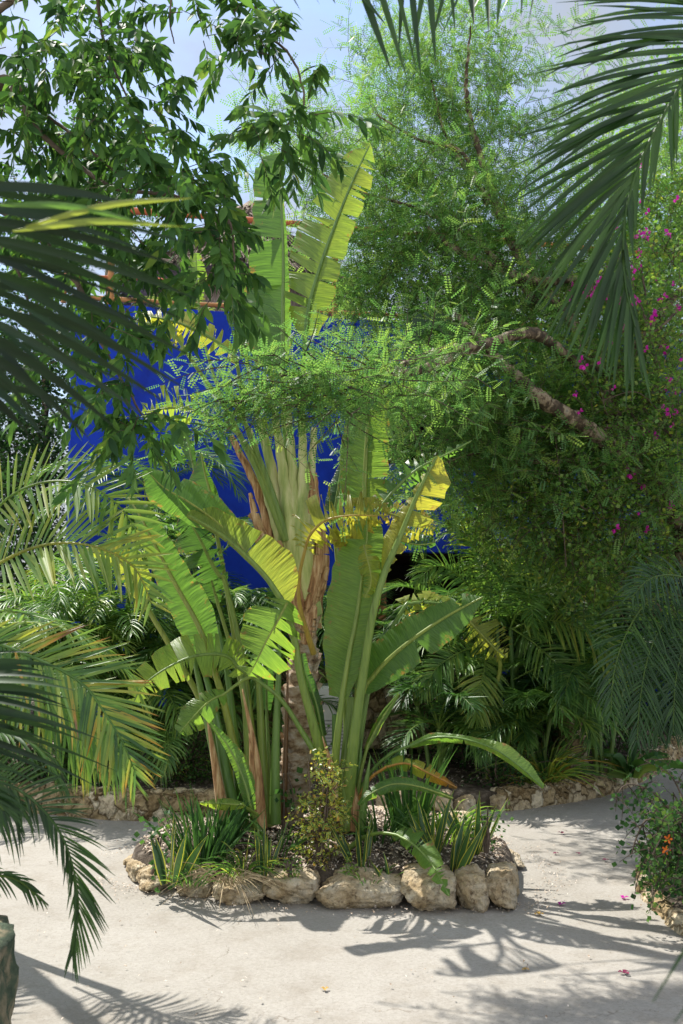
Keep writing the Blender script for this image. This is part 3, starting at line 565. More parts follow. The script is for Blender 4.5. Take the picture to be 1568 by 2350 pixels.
def leaf(root, mid, wl, wr, stalk=(), age=.45, r0=.016, sage=.58, name='leaf', label=None, mt=None, **k):
    """mid, stalk: (x, y, distance) picture points; the stalk runs from the ground to the blade's base"""
    d = np.mean([p[2] for p in mid]); m, C = blade(A(*mid), pw(wl, d), pw(wr, d), age=age, **k)
    o = m.build(name, mt or MB, root)
    if label: o['label'] = label
    S = A(*stalk) if len(stalk) else np.zeros((0, 3)); P = np.vstack([S, C[4::6] - nrm(C[4::6] - CAM) * .004]) if len(S) else C[::6]
    Q = curve(P, 60 if len(S) else 34); n = len(Q); L = np.linalg.norm(np.diff(Q, axis=0), axis=1).sum(); Lb = np.linalg.norm(np.diff(C, axis=0), axis=1).sum()
    f = 1 - Lb / L; u = np.linspace(0, 1, n); rad = np.interp(u, [0, max(.05, f * .5), max(.1, f), 1], [r0 * (1.5 if len(S) else .75), r0 * .95, r0 * .72, r0 * .22])
    sm = M(); tube(sm, Q, rad, 9, att=(rng.uniform(), sage, 0)); so = sm.build('stalk', MST, None, origin=root['_o']); so.parent = o; so.location = (0, 0, 0)
    return o
def stalk(root, pts, r, age=.45, name='stalk', att=.5, mt=None):
    Q = curve(A(*pts), 40); m = M(); tube(m, Q, r, 10, att=(att, age, 0)); return m.build(name, mt or MST, root)

# === traveller's palm
D = 6.5; b = at(665, 1900, D); b[2] = .2
tp = thing('travellers_palm', 'tall travellers palm with ringed brown trunk and fan of upright torn leaves', 'palm tree', b)
Q = curve(A((662, 1905, D), (668, 1840, D), (684, 1760, D), (692, 1680, D), (692, 1600, D), (698, 1500, D), (702, 1400, D)), 120)
Q[0][2] = min(Q[0][2], .12)
rad = prof([.088, .098, .11, .118, .112, .098, .082, .07], 120); s_ = np.linspace(0, 1, 120); rad = rad * (1 + .20 * (((s_ * 17) % 1) ** 1.5 - .45))
m = M(); tube(m, Q, rad, 40); V_ = m.v[0]
for q_ in range(len(V_)): p_ = V_[q_]; f_ = noise.fractal(Vector((p_[0] * 14, p_[1] * 14, p_[2] * 9)), .8, 2.1, 4); c_ = Q[q_ // 40]; V_[q_] = p_ + (p_ - c_) * .16 * f_ + Z * .02 * f_
m.build('trunk', MTRUNK, tp)
# torn sheath flaps round the trunk
for k in range(44):
    u = .1 + .88 * k / 44 + rng.uniform(0, .02); c = Q[int(u * 119)]; a = rng.uniform(0, 6.28); rr_ = rad[int(u * 119)] * 1.03; w_ = rng.uniform(.4, .9)
    aa = np.linspace(a - w_, a + w_, 7); H = np.linspace(-.02, rng.uniform(.04, .09), 5)
    V = np.array([[c + np.array((math.cos(x) * (rr_ + .03 * (h / .1) * (1 + .5 * math.sin(x * 5 + k))), math.sin(x) * (rr_ + .03 * (h / .1) * (1 + .5 * math.sin(x * 5 + k))), h * (1 - .3 * abs(x - a) / w_))) for x in aa] for h in H])
    i = np.arange(35).reshape(5, 7); mm = M().add(V, np.stack([i[:-1, :-1], i[:-1, 1:], i[1:, 1:], i[1:, :-1]], -1)); mm.build('leaf_scar', MTRUNK, tp)
# fan of overlapping leaf bases
FAN = [((694, 1450), (630, 1300), (596, 1210), (572, 1180), .045, 1.0), ((700, 1440), (634, 1250), (590, 1120), (530, 1000), .058, 1), ((712, 1440), (728, 1270), (728, 1180), (722, 1085), .05, 1.0),
       ((702, 1430), (650, 1240), (612, 1120), (572, 985), .064, .6), ((708, 1430), (708, 1240), (712, 1120), (722, 980), .058, .6), ((700, 1420), (660, 1230), (632, 1110), (598, 960), .066, .6), ((706, 1420), (696, 1230), (696, 1100), (694, 950), .064, .58),
       ((703, 1420), (672, 1230), (652, 1100), (630, 940), .066, .56), ((705, 1420), (684, 1230), (674, 1100), (660, 930), .062, .5)]
for k, (a, b2, c, d, r, ag) in enumerate(FAN):
    dd = D - .02 + .02 * (k % 3); C = curve(A((*a, dd), (*b2, dd - .05), (*c, dd), (*d, dd)), 60); T = nrm(np.gradient(C, axis=0)); sd = nrm(np.cross(T, -nrm(C - CAM)))
    W = prof([r * 1.5, r * 1.25, r * .7, r * .45, r * .32], 60); aa = np.linspace(-1, 1, 13); C = C + nrm(CAM - C) * .012 * k
    V = C[:, None] + sd[:, None] * (W[:, None] * aa)[..., None] - nrm(CAM - C)[:, None] * (W[:, None] * (.65 * aa ** 2) - .0)[..., None]
    V = V + sd[:, None] * (.004 * np.sin(np.arange(60) * .9 + k)[:, None, None])
    i = np.arange(V.shape[0] * 13).reshape(-1, 13)
    Vb = C[:, None] + sd[:, None] * (W[:, None] * aa[::-1])[..., None] + nrm(C - CAM)[:, None] * (W[:, None] * (.9))[..., None]
    att = np.zeros((60, 13, 3)); att[..., 0] = .5; att[..., 1] = np.interp(np.linspace(0, 1, 60), [0, .35, .6, 1], [min(1, ag + .3), ag + .12, ag, ag - .02])[:, None]
    q = np.stack([i[:-1, :-1], i[:-1, 1:], i[1:, 1:], i[1:, :-1]], -1); m = M().add(V, q, att.reshape(-1, 3)); m.add(Vb, q, att.reshape(-1, 3))
    m.build('leaf_base', MSHEATH if ag > .9 else MFAN, tp)
# loose dry sheaths
for k, (pts, wd) in enumerate([([(690, 1430), (715, 1380), (735, 1340), (752, 1300)], 26), ([(700, 1440), (690, 1400), (684, 1360), (690, 1310)], 30), ([(700, 1420), (726, 1340), (738, 1270), (735, 1190)], 30), ([(690, 1400), (668, 1330), (650, 1290), (640, 1240)], 30),
                               ([(650, 1290), (610, 1240), (590, 1190), (575, 1130)], 14), ([(640, 1300), (600, 1250), (575, 1215)], 11), ([(655, 1320), (615, 1285), (585, 1250)], 10), ([(712, 1180), (718, 1120), (712, 1080)], 10), ([(700, 1480), (712, 1430), (725, 1390)], 20)]):
    mm, C = blade(A(*[(x, y, D - .12 - .01 * k) for x, y in pts]), pw([wd * .5, wd, wd * .8, wd * .35], D), pw([wd * .4, wd * .8, wd * .6, wd * .2], D), age=1, tears=.05, seed=60 + k, fl=.5, fr=.6, curl=.8)
    mm.build('dry_sheath', MSHEATH, tp)
L_ = lambda *a, **k: leaf(tp, *a, **k)
L_([(648, 845, 6.5), (650, 700, 6.5), (650, 560, 6.52), (645, 450, 6.55), (640, 352, 6.6)], [60, 88, 88, 86, 84, 78, 72, 66, 62, 40], [10, 20, 20, 16, 12, 10, 8, 6, 4, 3], [(668, 1240, 6.5), (658, 1050, 6.5), (650, 900, 6.5)], age=.42, seed=1, tears=.045, fl=0.45, fr=0.3, curl=.12, r0=.022)
L_([(700, 770, 6.45), (712, 690, 6.42), (742, 590, 6.4), (775, 500, 6.38), (812, 410, 6.36), (850, 330, 6.34)], [20, 62, 82, 80, 86, 80, 74, 62, 50, 14], [30, 48, 55, 52, 50, 46, 48, 46, 40, 8], [(690, 1240, 6.45), (692, 1050, 6.45), (694, 900, 6.45)], age=.60, seed=2, tears=.16, fl=0.5, fr=-0.4, curl=.22, gap=1.2, ragged=.12, r0=.02, label='yellow-green leaf torn into wide strips')
L_([(566, 810, 6.75), (550, 740, 6.75), (540, 640, 6.75), (528, 530, 6.8)], [12, 26, 34, 30, 12], [8, 20, 24, 22, 6], [(652, 1200, 6.6), (600, 1000, 6.7), (572, 860, 6.75)], age=.25, seed=3, tears=.06, fl=.7, fr=.5, r0=.018)
L_([(455, 690, 6.9), (452, 640, 6.9), (450, 580, 6.9)], [10, 26, 12], [10, 26, 10], [(640, 1180, 6.7), (520, 940, 6.8), (468, 780, 6.9)], age=.5, seed=4, tears=.05, r0=.012)
L_([(548, 832, 6.2), (520, 800, 6.2), (460, 762, 6.2), (390, 735, 6.2), (310, 722, 6.25)], [14, 44, 62, 40, 20], [10, 34, 40, 38, 22, 8], [(660, 1240, 6.4), (610, 1090, 6.35), (560, 960, 6.3), (552, 880, 6.25)], age=.74, seed=5, tears=.2, fl=1.1, fr=.8, curl=.5, gap=1.5, ragged=.4, r0=.018, label='pale yellow leaf arching left with hanging torn strips')
L_([(430, 812, 6.15), (400, 770, 6.15), (350, 745, 6.15), (290, 735, 6.2)], [10, 26, 30, 8], [10, 30, 36, 10], [(655, 1240, 6.4), (590, 1080, 6.35), (520, 940, 6.25), (470, 870, 6.2)], age=.66, seed=15, tears=.3, fl=.9, fr=.9, curl=.4, gap=1.5, ragged=.4, r0=.017)
L_([(480, 958, 6.3), (440, 940, 6.3), (395, 936, 6.3), (325, 946, 6.3)], [10, 38, 46, 40, 10], [10, 48, 62, 58, 14], [(655, 1240, 6.4), (600, 1080, 6.35), (550, 1000, 6.3), (505, 968, 6.3)], age=.62, seed=6, tears=.42, fl=.3, fr=.25, curl=.3, gap=2, ragged=.35, r0=.016)

# === left clump
D = 6.35; g1 = at(600, 1890, D); g1[2] = .22
bl = thing('bird_of_paradise_clump', 'left clump of giant bird of paradise with red-brown leaf bases left of the trunk', 'plant', g1)
L_ = lambda *a, **k: leaf(bl, *a, **k)
L_([(482, 1500, 6.2), (450, 1425, 6.2), (405, 1345, 6.2), (358, 1255, 6.2), (325, 1190, 6.22), (292, 1138, 6.3)], [26, 44, 42, 36, 30, 24, 14, 4], [22, 44, 52, 44, 40, 36, 30, 8], [(590, 1880, 6.3), (545, 1740, 6.3), (510, 1600, 6.25)], age=.40, seed=11, tears=0, fl=0.5, fr=-0.2, curl=.15, r0=.026, label='long broad two-tone leaf leaning left')
L_([(522, 1345, 6.45), (490, 1300, 6.45), (455, 1230, 6.45), (418, 1170, 6.45)], [14, 56, 62, 50, 10], [10, 30, 34, 24, 6], [(600, 1880, 6.4), (580, 1700, 6.4), (555, 1500, 6.4)], age=.33, seed=12, tears=.12, fl=.1, fr=.5, curl=.45, gap=1.3, r0=.022)
L_([(492, 1200, 6.7), (485, 1140, 6.7), (470, 1085, 6.7), (462, 1040, 6.7)], [14, 70, 64, 30, 4], [10, 18, 16, 8, 3], [(600, 1870, 6.6), (560, 1600, 6.6), (520, 1350, 6.65)], age=.40, seed=13, tears=.04, fl=.8, fr=.9, curl=.2, r0=.02)
L_([(445, 1075, 6.9), (430, 1010, 6.95), (420, 960, 7.)], [8, 18, 6], [8, 14, 4], [(470, 1190, 6.8)], age=.3, seed=14, tears=.05, r0=.012)
L_([(500, 1385, 6.6), (485, 1330, 6.6), (475, 1290, 6.6)], [10, 34, 10], [8, 30, 8], [(600, 1860, 6.55), (560, 1600, 6.6)], age=.3, seed=16, tears=.03, r0=.016)
L_([(330, 1385, 6.5), (300, 1320, 6.45), (260, 1278, 6.4), (180, 1262, 6.35)], [8, 24, 20, 14, 4], [8, 44, 40, 22, 4], [(560, 1880, 6.5), (480, 1650, 6.5), (400, 1500, 6.5)], age=.70, seed=17, tears=.12, fl=.5, fr=.3, curl=.5, r0=.022, label='yellowed leaf curling over at the far left')
L_([(560, 1545, 6.1), (520, 1505, 6.05), (450, 1505, 6.), (385, 1532, 5.95), (330, 1572, 5.9), (305, 1615, 5.88)], [26, 48, 52, 48, 40, 32, 10], [26, 48, 56, 56, 50, 40, 14], [(760, 1790, 6.2), (700, 1690, 6.2), (640, 1600, 6.15)], age=.58, seed=18, tears=.22, fl=-.1, fr=.35, curl=.1, gap=1.2, ragged=.12, r0=.016, label='lime green leaf arching low to the left with a comb-like upper edge')
L_([(520, 1590, 6.05), (480, 1610, 6.), (440, 1650, 5.98), (412, 1682, 5.96)], [14, 34, 34, 12], [12, 30, 36, 14], [(600, 1545, 6.1), (560, 1560, 6.08)], age=.5, seed=19, tears=.12, fl=.2, fr=.3, r0=.011)
L_([(578, 1862, 6.05), (560, 1790, 6.05), (525, 1715, 6.05), (475, 1650, 6.05)], [12, 16, 12, 8, 3], [10, 22, 24, 12, 3], [(590, 1900, 6.1)], age=.45, seed=20, tears=0, fl=.5, fr=.3, r0=.013)
L_([(562, 1848, 5.95), (520, 1845, 5.92), (458, 1842, 5.9)], [6, 14, 12, 3], [6, 14, 10, 3], [(590, 1870, 6.1)], age=.58, seed=21, tears=.05, r0=.008)
L_([(612, 1630, 6.55), (612, 1580, 6.55), (615, 1520, 6.55)], [12, 20, 20, 8], [10, 18, 16, 8], [(620, 1870, 6.5), (616, 1720, 6.5)], age=.22, seed=22, tears=0, r0=.014)
ST = [((515, 1880), (500, 1790), (480, 1670), .030, 1.0), ((530, 1890), (505, 1780), (476, 1650), .034, .50), ((548, 1895), (520, 1780), (490, 1620), .03, .42), ((560, 1895), (545, 1760), (524, 1560), .030, .46),       ((590, 1900), (572, 1740), (556, 1550), .03, .58), ((602, 1900), (590, 1750), (560, 1600), .026, .92), ((618, 1895), (604, 1740), (592, 1545), .030, .60), ((632, 1890), (632, 1740), (640, 1540), .028, .48), ((650, 1880), (655, 1750), (661, 1530), .018, .9), ((545, 1900), (525, 1840), (505, 1770), .026, 1.0), ((600, 1900), (585, 1820), (575, 1700), .03, .95)]
for k, (a, b_, c, r, ag) in enumerate(ST):
    dd = 6.3 + .05 * ((k * 3) % 5) - .1; top_ = (2 * c[0] - b_[0] + (c[0] - b_[0]) * .1 - (k % 3) * 6, 1500 - 22 * (k % 4)) if ag < .9 else (c[0] - 3, c[1] - 18)
    stalk(bl, [(*a, dd), (*b_, dd), (*c, dd), (*top_, dd + .06)], [r * 1.35, r * 1.1, r * .85, r * .6, r * .30] if ag < .9 else [r * 1.3, r, r * .6, r * .1], ag if ag < .9 else 1.0, mt=MSHEATH if ag > .9 else None)

# === right clump
g2 = at(790, 1880, 6.3); g2[2] = .22
br = thing('bird_of_paradise_clump', 'right clump of giant bird of paradise with the tallest broad leaves right of the trunk', 'plant', g2)
L_ = lambda *a, **k: leaf(br, *a, **k)
L_([(655, 1392, 6.0), (605, 1318, 5.98), (520, 1235, 5.95), (430, 1180, 5.95)], [4, 6, 8, 8, 6], [26, 70, 84, 74, 60, 52, 46, 12], [(775, 1860, 6.25), (735, 1720, 6.2), (692, 1560, 6.1), (672, 1450, 6.05)], age=.66, seed=31, tears=.02, fl=.9, fr=.1, curl=.15, r0=.028, label='bright yellow folded leaf across the middle')
L_([(560, 1262, 5.97), (500, 1200, 5.96), (430, 1150, 5.95), (375, 1118, 5.95), (336, 1078, 5.96)], [6, 14, 40, 44, 44, 14], [12, 40, 52, 50, 44, 10], (), age=.38, seed=32, tears=.03, fl=.35, fr=1.0, curl=.35, r0=.012)
L_([(662, 1378, 5.95), (640, 1420, 5.88), (612, 1470, 5.84), (588, 1520, 5.8), (570, 1552, 5.78)], [24, 62, 84, 88, 70, 18], [44, 84, 90, 74, 50, 12], [(668, 1440, 6.05), (660, 1395, 6.0)], age=.52, seed=33, tears=.08, fl=0.5, fr=-0.3, curl=.4, gap=1.6, ragged=.2, r0=.012, label='drooping leaf split into fingers in front of the trunk')
L_([(785, 1602, 6.1), (802, 1500, 6.1), (818, 1420, 6.1), (832, 1320, 6.1), (842, 1240, 6.1), (846, 1165, 6.12)], [30, 46, 62, 72, 76, 74, 70, 62, 46, 10], [14, 26, 36, 38, 44, 48, 48, 44, 34, 8], [(772, 1870, 6.2), (770, 1760, 6.15), (776, 1680, 6.1)], age=.50, seed=34, tears=0, fl=0.55, fr=-0.45, curl=.08, nseg=110, r0=.026, label='largest upright smooth green leaf right of the trunk')
L_([(836, 1170, 6.45), (838, 1080, 6.45), (842, 1000, 6.45), (850, 880, 6.45)], [50, 58, 60, 58, 54, 48, 34], [40, 52, 54, 52, 50, 46, 40], [(800, 1880, 6.4), (825, 1600, 6.4), (835, 1350, 6.45)], age=.52, seed=35, tears=.05, fl=0.7, fr=-0.35, curl=.12, gap=.6, r0=.026, label='upright bright leaf reaching up into the feathery branch')
L_([(765, 1200, 6.7), (775, 1130, 6.7), (785, 1060, 6.75)], [22, 26, 18, 4], [10, 16, 12, 4], [(800, 1880, 6.5), (790, 1500, 6.6)], age=.28, seed=36, tears=.02, r0=.018)
L_([(828, 1590, 6.2), (880, 1525, 6.15), (950, 1465, 6.1), (1030, 1412, 6.05), (1112, 1368, 6.0)], [20, 46, 56, 50, 52, 44, 38, 26, 6], [16, 34, 44, 50, 52, 50, 44, 32, 8], [(788, 1880, 6.3), (800, 1760, 6.25), (815, 1650, 6.2)], age=.38, seed=37, tears=.018, fl=0.4, fr=-0.3, curl=.15, gap=2.5, r0=.024, label='dark green leaf reaching right with two notches')
L_([(880, 1318, 6.0), (918, 1232, 5.98), (960, 1130, 5.96), (1004, 1045, 5.95)], [10, 44, 40, 20, 10, 6], [10, 20, 30, 70, 82, 76, 22], [(795, 1880, 6.2), (812, 1700, 6.1), (835, 1540, 6.05), (858, 1400, 6.0)], age=.74, seed=38, tears=.08, fl=0.4, fr=-0.2, curl=.4, gap=1.6, ragged=.3, r0=.030, sage=.64, label='yellow tattered leaf on a thick yellow stalk')
L_([(700, 1262, 6.1), (712, 1228, 6.05), (748, 1194, 6.0), (805, 1183, 5.95), (868, 1184, 5.9)], [20, 64, 84, 78, 66, 34], [26, 66, 76, 68, 56, 28], [(720, 1500, 6.35), (690, 1400, 6.2), (686, 1330, 6.15)], age=.76, seed=39, tears=.34, fl=.2, fr=.3, curl=.5, gap=2.6, ragged=.3, r0=.014, sage=.8, label='small orange-yellow leaf shredded into narrow fingers')
L_([(790, 1182, 5.98), (840, 1180, 5.97), (890, 1184, 5.96)], [36, 44, 46, 20], [20, 26, 30, 10], (), age=.78, seed=49, tears=.35, fl=.1, fr=.4, curl=.3, gap=1.6, ragged=.3, r0=.010, sage=.8)
L_([(850, 1195, 6.3), (905, 1125, 6.3), (960, 1075, 6.35), (1030, 1040, 6.4), (1085, 1010, 6.45)], [10, 40, 44, 30, 14, 4], [10, 36, 34, 24, 12, 4], [(800, 1880, 6.35), (825, 1500, 6.35), (835, 1300, 6.35)], age=.38, seed=40, tears=.3, fl=.3, fr=.4, curl=.5, gap=2.2, ragged=.4, r0=.016)
L_([(875, 1172, 6.05), (930, 1190, 6.0), (1000, 1212, 5.95)], [14, 44, 40, 12], [14, 40, 44, 12], (), age=.80, seed=41, tears=.35, fl=.3, fr=.2, curl=.3, gap=1.5, ragged=.3, r0=.008)
L_([(915, 1240, 6.3), (960, 1250, 6.3), (1000, 1245, 6.3)], [12, 30, 8], [10, 16, 6], (), age=.25, seed=42, tears=.2, r0=.008)
L_([(925, 1392, 6.3), (960, 1382, 6.3), (1010, 1385, 6.3), (1060, 1395, 6.3)], [26, 30, 20, 10], [20, 18, 26, 16], [(800, 1870, 6.3), (850, 1560, 6.3), (880, 1475, 6.3)], age=.68, seed=43, tears=.5, fl=.9, fr=.8, curl=.8, gap=3, ragged=.4, r0=.017, sage=.62)
L_([(835, 1250, 5.98), (852, 1330, 5.98), (838, 1372, 5.97)], [16, 30, 20, 8], [10, 26, 20, 6], (), age=.7, seed=44, tears=.2, fl=.5, fr=.6, curl=.6, r0=.006)
L_([(940, 1712, 6.1), (1000, 1692, 6.0), (1070, 1697, 5.9), (1140, 1722, 5.8), (1200, 1765, 5.72), (1248, 1808, 5.65)], [6, 12, 8, 10, 24, 22, 6], [6, 14, 12, 9, 10, 8, 3], [(800, 1890, 6.2), (840, 1790, 6.2), (890, 1735, 6.15)], age=.52, seed=45, tears=.02, fl=.4, fr=.7, curl=.3, r0=.012, sage=.5, label='long thin leaf arching far out to the right')
L_([(1040, 1832, 5.9), (960, 1805, 5.9), (900, 1800, 5.88), (850, 1822, 5.86), (822, 1848, 5.85)], [4, 6, 10, 16, 14, 4], [4, 8, 16, 16, 12, 4], (), age=.42, seed=46, tears=.03, fl=.3, fr=.6, curl=.3, r0=.008)
L_([(875, 1765, 6.1), (930, 1752, 6.05), (985, 1775, 6.0), (1050, 1808, 5.95)], [10, 20, 22, 16, 5], [10, 18, 20, 14, 5], [(800, 1900, 6.2), (840, 1800, 6.15)], age=.50, age2=1.0, seed=47, tears=.15, fl=.3, fr=.5, curl=.4, ragged=.4, r0=.012, sage=.9, label='dying leaf with brown scorched patches')
L_([(840, 1720, 6.2), (870, 1660, 6.2), (915, 1592, 6.2)], [5, 9, 9, 3], [5, 10, 8, 3], [(815, 1890, 6.2), (825, 1790, 6.2)], age=.5, seed=48, tears=0, fl=1.0, fr=1.0, curl=1, r0=.014)
L_([(900, 1912, 5.75), (945, 1935, 5.6), (985, 1975, 5.45), (1010, 2015, 5.28), (1032, 2058, 5.16)], [14, 34, 38, 30, 24, 14, 4], [10, 16, 22, 26, 22, 14, 4], [(785, 1960, 5.95), (830, 1925, 5.9), (870, 1912, 5.8)], age=.47, seed=50, tears=.10, fl=.3, fr=.35, curl=.3, gap=1.5, ragged=.15, r0=.012, sage=.5, label='torn leaf drooping over the front rocks')
L_([(905, 1915, 5.8), (925, 1925, 5.8), (960, 1930, 5.85), (985, 1945, 5.9)], [12, 26, 26, 8], [6, 20, 24, 8], (), age=.38, seed=51, tears=.1, r0=.007)
L_([(742, 1690, 6.3), (725, 1610, 6.3), (700, 1540, 6.3), (694, 1500, 6.3)], [5, 8, 10, 3], [8, 12, 14, 8], [(790, 1850, 6.3), (765, 1770, 6.3)], age=.3, seed=52, tears=0, fl=.8, fr=.2, r0=.012)
ST = [((768, 1900), (764, 1780), (740, 1690), .024, .98), ((780, 1905), (772, 1780), (768, 1640), .028, .45), ((792, 1905), (792, 1760), (806, 1600), .034, .55), ((805, 1905), (810, 1760), (820, 1580), .022, .72), ((820, 1905), (822, 1800), (830, 1700), .026, .45), ((830, 1905), (838, 1820), (850, 1735), .02, .5), ((760, 1905), (752, 1830), (748, 1790), .028, 1.0), ((812, 1905), (815, 1840), (812, 1790), .03, 1.0)]
for k, (a, b_, c, r, ag) in enumerate(ST):
    dd = 6.2 + .05 * ((k * 3) % 5) - .08; stalk(br, [(*a, dd), (*b_, dd), (*c, dd)], [r * 1.35, r * 1.1, r * .8, r * (.12 if ag > .9 or k > 3 else .6)], min(ag, 1), mt=MSHEATH if ag > .9 else None)
# extra background banana plant at right
g3 = at(1125, 1640, 8.7); g3[2] = .25
bx = thing('banana_plant', 'small banana plant with a yellowed torn leaf bending down, behind the reaching dark leaf', 'plant', g3)
leaf(bx, [(1068, 1415, 8.3), (1105, 1455, 8.3), (1140, 1492, 8.3), (1165, 1510, 8.3)], [20, 58, 62, 44, 10], [12, 40, 50, 30, 8], [(1120, 1800, 8.7), (1128, 1620, 8.6), (1148, 1520, 8.5), (1100, 1440, 8.35)], age=.72, seed=61, tears=.3, fl=.2, fr=.3, gap=1.6, ragged=.2, r0=.02)
g4 = at(1040, 800, 7.9); g4[2] = .3
by = thing('banana_plant', 'dark banana plant with a drooping shaded leaf under the feathery tree', 'plant', g4)
leaf(by, [(1045, 790, 7.8), (1010, 760, 7.75), (975, 755, 7.7), (955, 790, 7.7)], [14, 40, 36, 12], [14, 44, 40, 12], [(1110, 1700, 8.8), (1130, 1200, 8.7), (1082, 900, 8.2)], age=.2, seed=62, tears=.15, fl=.6, fr=.4, r0=.009, sage=.12)
# ---------------------------------------------------------------- palm fronds
def frond(m, ctrl, n, ll, normal=None, width=.018, a0=75, a1=22, droop=.25, sides=(1, 1), age=(.35, .15), tip_age=0, lift=.15, k=6, rr=.009, rage=.55, seed=0, jit=.06, start=.12, prof_=(.45, .9, 1, .95, .75, .35), comp=None, w_prof=(.5, 1, .95, .7, .08)):
    """one feather frond: ctrl 3D points of the rib from base to tip, n leaflets per side, ll longest leaflet in metres"""
    r = np.random.default_rng(seed); C = curve(ctrl, 80); T = nrm(np.gradient(C, axis=0))
    tube(m, C, np.linspace(rr, rr * .25, 80), 6, att=(.5, rage, 0), mi=0)
    for sg in (1, -1):
        if not sides[0 if sg > 0 else 1]: continue
        u = np.linspace(start, .995, n) + r.normal(size=n) * .15 / n; u = np.clip(u, 0, 1) * 79
        ip = lambda Q: np.stack([np.interp(u, np.arange(80), Q[:, j]) for j in range(3)], 1)
        p0, t = ip(C), nrm(ip(T)); f = np.linspace(0, 1, n)
        N_ = nrm(np.broadcast_to(Z if normal is None else np.asarray(normal, float), (n, 3)))
        N_ = nrm(N_ - (N_ * t).sum(1, keepdims=True) * t); sd = np.cross(N_, t) * sg
        th = np.radians(np.interp(f, [0, 1], [a0, a1]) + r.normal(size=n) * 5)[:, None]
        d = nrm(np.cos(th) * t + np.sin(th) * sd + N_ * (lift + r.normal(size=(n, 1)) * jit))
        L = (ll * np.interp(f, np.linspace(0, 1, len(prof_)), prof_) * (1 + r.normal(size=n) * .05))[:, None]
        q = np.linspace(0, 1, k)[None, :, None]; dr = droop * (1 + r.normal(size=(n, 1)) * .35)
        P = p0[:, None] + d[:, None] * L[:, None] * (q - .12 * dr[:, None] * q ** 3) - Z * (L * dr)[:, None] * q ** 2.2
        W = width * np.interp(np.linspace(0, 1, k), np.linspace(0, 1, len(w_prof)), w_prof)[None, :, None] * np.minimum(1, .5 + .6 * L[:, None] / ll)
        tt = nrm(np.gradient(P, axis=1)); s2 = nrm(np.cross(tt, N_[:, None] + .35 * r.normal(size=(n, 1, 3)) * .6)) * W / 2
        up = nrm(np.cross(s2, tt)) * W * -.18
        att = np.zeros((n, k, 3)); att[..., 0] = r.uniform(0, 1, n)[:, None]; att[..., 1] = (r.normal(size=n) * age[1] * .35 + age[0])[:, None] + tip_age * (np.linspace(0, 1, k)[None] ** 2) * np.clip(r.uniform(-.3, 1.1, n), 0, 1)[:, None]
        strips(m, P, s2, up, np.clip(att, 0, .97))
    return m
def fr(root, pts, n, ll, name='frond', mt=None, label=None, **k):
    P = A(*pts); m = M(); d = P[:, 1].mean(); frond(m, P, n, ll * d / 2285, **k); o = m.build(name, mt or MP, root)
    if label: o['label'] = label
    return o
def toc(x, y, d): return -nrm(at(x, y, d) - CAM)      # a normal that faces the viewer's side of the garden
def areca(label, base, nst, h, nf, fl, seed, age=.35, mt=None, group=None, lean=.25, ll=.34, cat='palm', spread=.25, name='areca_palm', tip_age=.0, n=34, width=.016, droop=.3):
    r = np.random.default_rng(seed); base = np.asarray(base, float); t = thing(name, label, cat, base, group)
    for s in range(nst):
        a = r.uniform(0, 6.28); b0 = base + np.array((math.cos(a), math.sin(a), 0)) * spread * r.uniform(.1, 1) - Z * .05; hh = h * r.uniform(.6, 1.1)
        ln = np.array((math.cos(a), math.sin(a), 0)) * lean * hh * r.uniform(.2, 1)
        top = b0 + ln + Z * hh; C = curve([b0, b0 + ln * .35 + Z * hh * .5, top], 30); m = M()
        rad = .020 * (1 + .10 * ((np.arange(30) * .6) % 1)); tube(m, C, rad, 8, att=(.5, .5, 0)); m.build('stem', MST, t)
        for f in range(nf):
            az = r.uniform(0, 6.28) if nf < 3 else 6.283 * (f + r.uniform(-.3, .3)) / nf + s; L = fl * r.uniform(.75, 1.15); el = r.uniform(.55, 1.25)
            hd = np.array((math.cos(az), math.sin(az), 0)); P = [top]; p = top.copy(); e = el
            for k_ in range(6): p = p + (hd * math.cos(e) + Z * math.sin(e)) * L / 6; P.append(p.copy()); e -= r.uniform(.22, .42)
            m = M(); frond(m, P, n, ll * L / fl, width=width, age=(age + r.normal() * .06, .12), droop=droop + r.normal() * .06, seed=seed * 100 + s * 10 + f, lift=.3, a0=70, a1=20, tip_age=tip_age, start=.18, k=5)
            m.build('frond', mt or MP, t)
    return t
# --- bright arching fronds at left
q = at(-60, 1500, 5.2) * (1, 1, 0); pl = thing('areca_palm', 'sunlit areca palm with bright arching fronds entering from the left edge', 'palm', q)
stalk(pl, [(-120, 2050, 5.3), (-110, 1700, 5.3), (-80, 1400, 5.3), (-60, 1250, 5.3)], .03, .5, 'stem')
F = lambda *a, **k: fr(pl, *a, **k)
F([(-70, 1270, 5.3), (0, 1160, 5.1), (80, 1112, 5.0), (170, 1106, 4.9), (250, 1140, 4.85), (305, 1205, 4.85), (332, 1290, 4.85)], 34, 125, seed=1, age=(.54, .10), sides=(1, 1), normal=(.15, -.9, .4), droop=.06, jit=.02, a0=75, a1=40, lift=.1, width=.023, tip_age=.2)
F([(-70, 1340, 5.3), (0, 1292, 5.0), (80, 1256, 4.9), (160, 1246, 4.8), (240, 1262, 4.75), (310, 1305, 4.7), (348, 1385, 4.7)], 40, 150, seed=2, age=(.54, .12), normal=(.1, -.9, .4), droop=.06, jit=.02, a0=72, a1=35, lift=.1, width=.023, tip_age=.25, rage=.74, rr=.012)
F([(-90, 1400, 5.2), (-20, 1400, 5.0), (60, 1410, 4.9), (150, 1440, 4.8), (250, 1520, 4.8)], 32, 120, seed=5, age=(.38, .15), droop=.35)
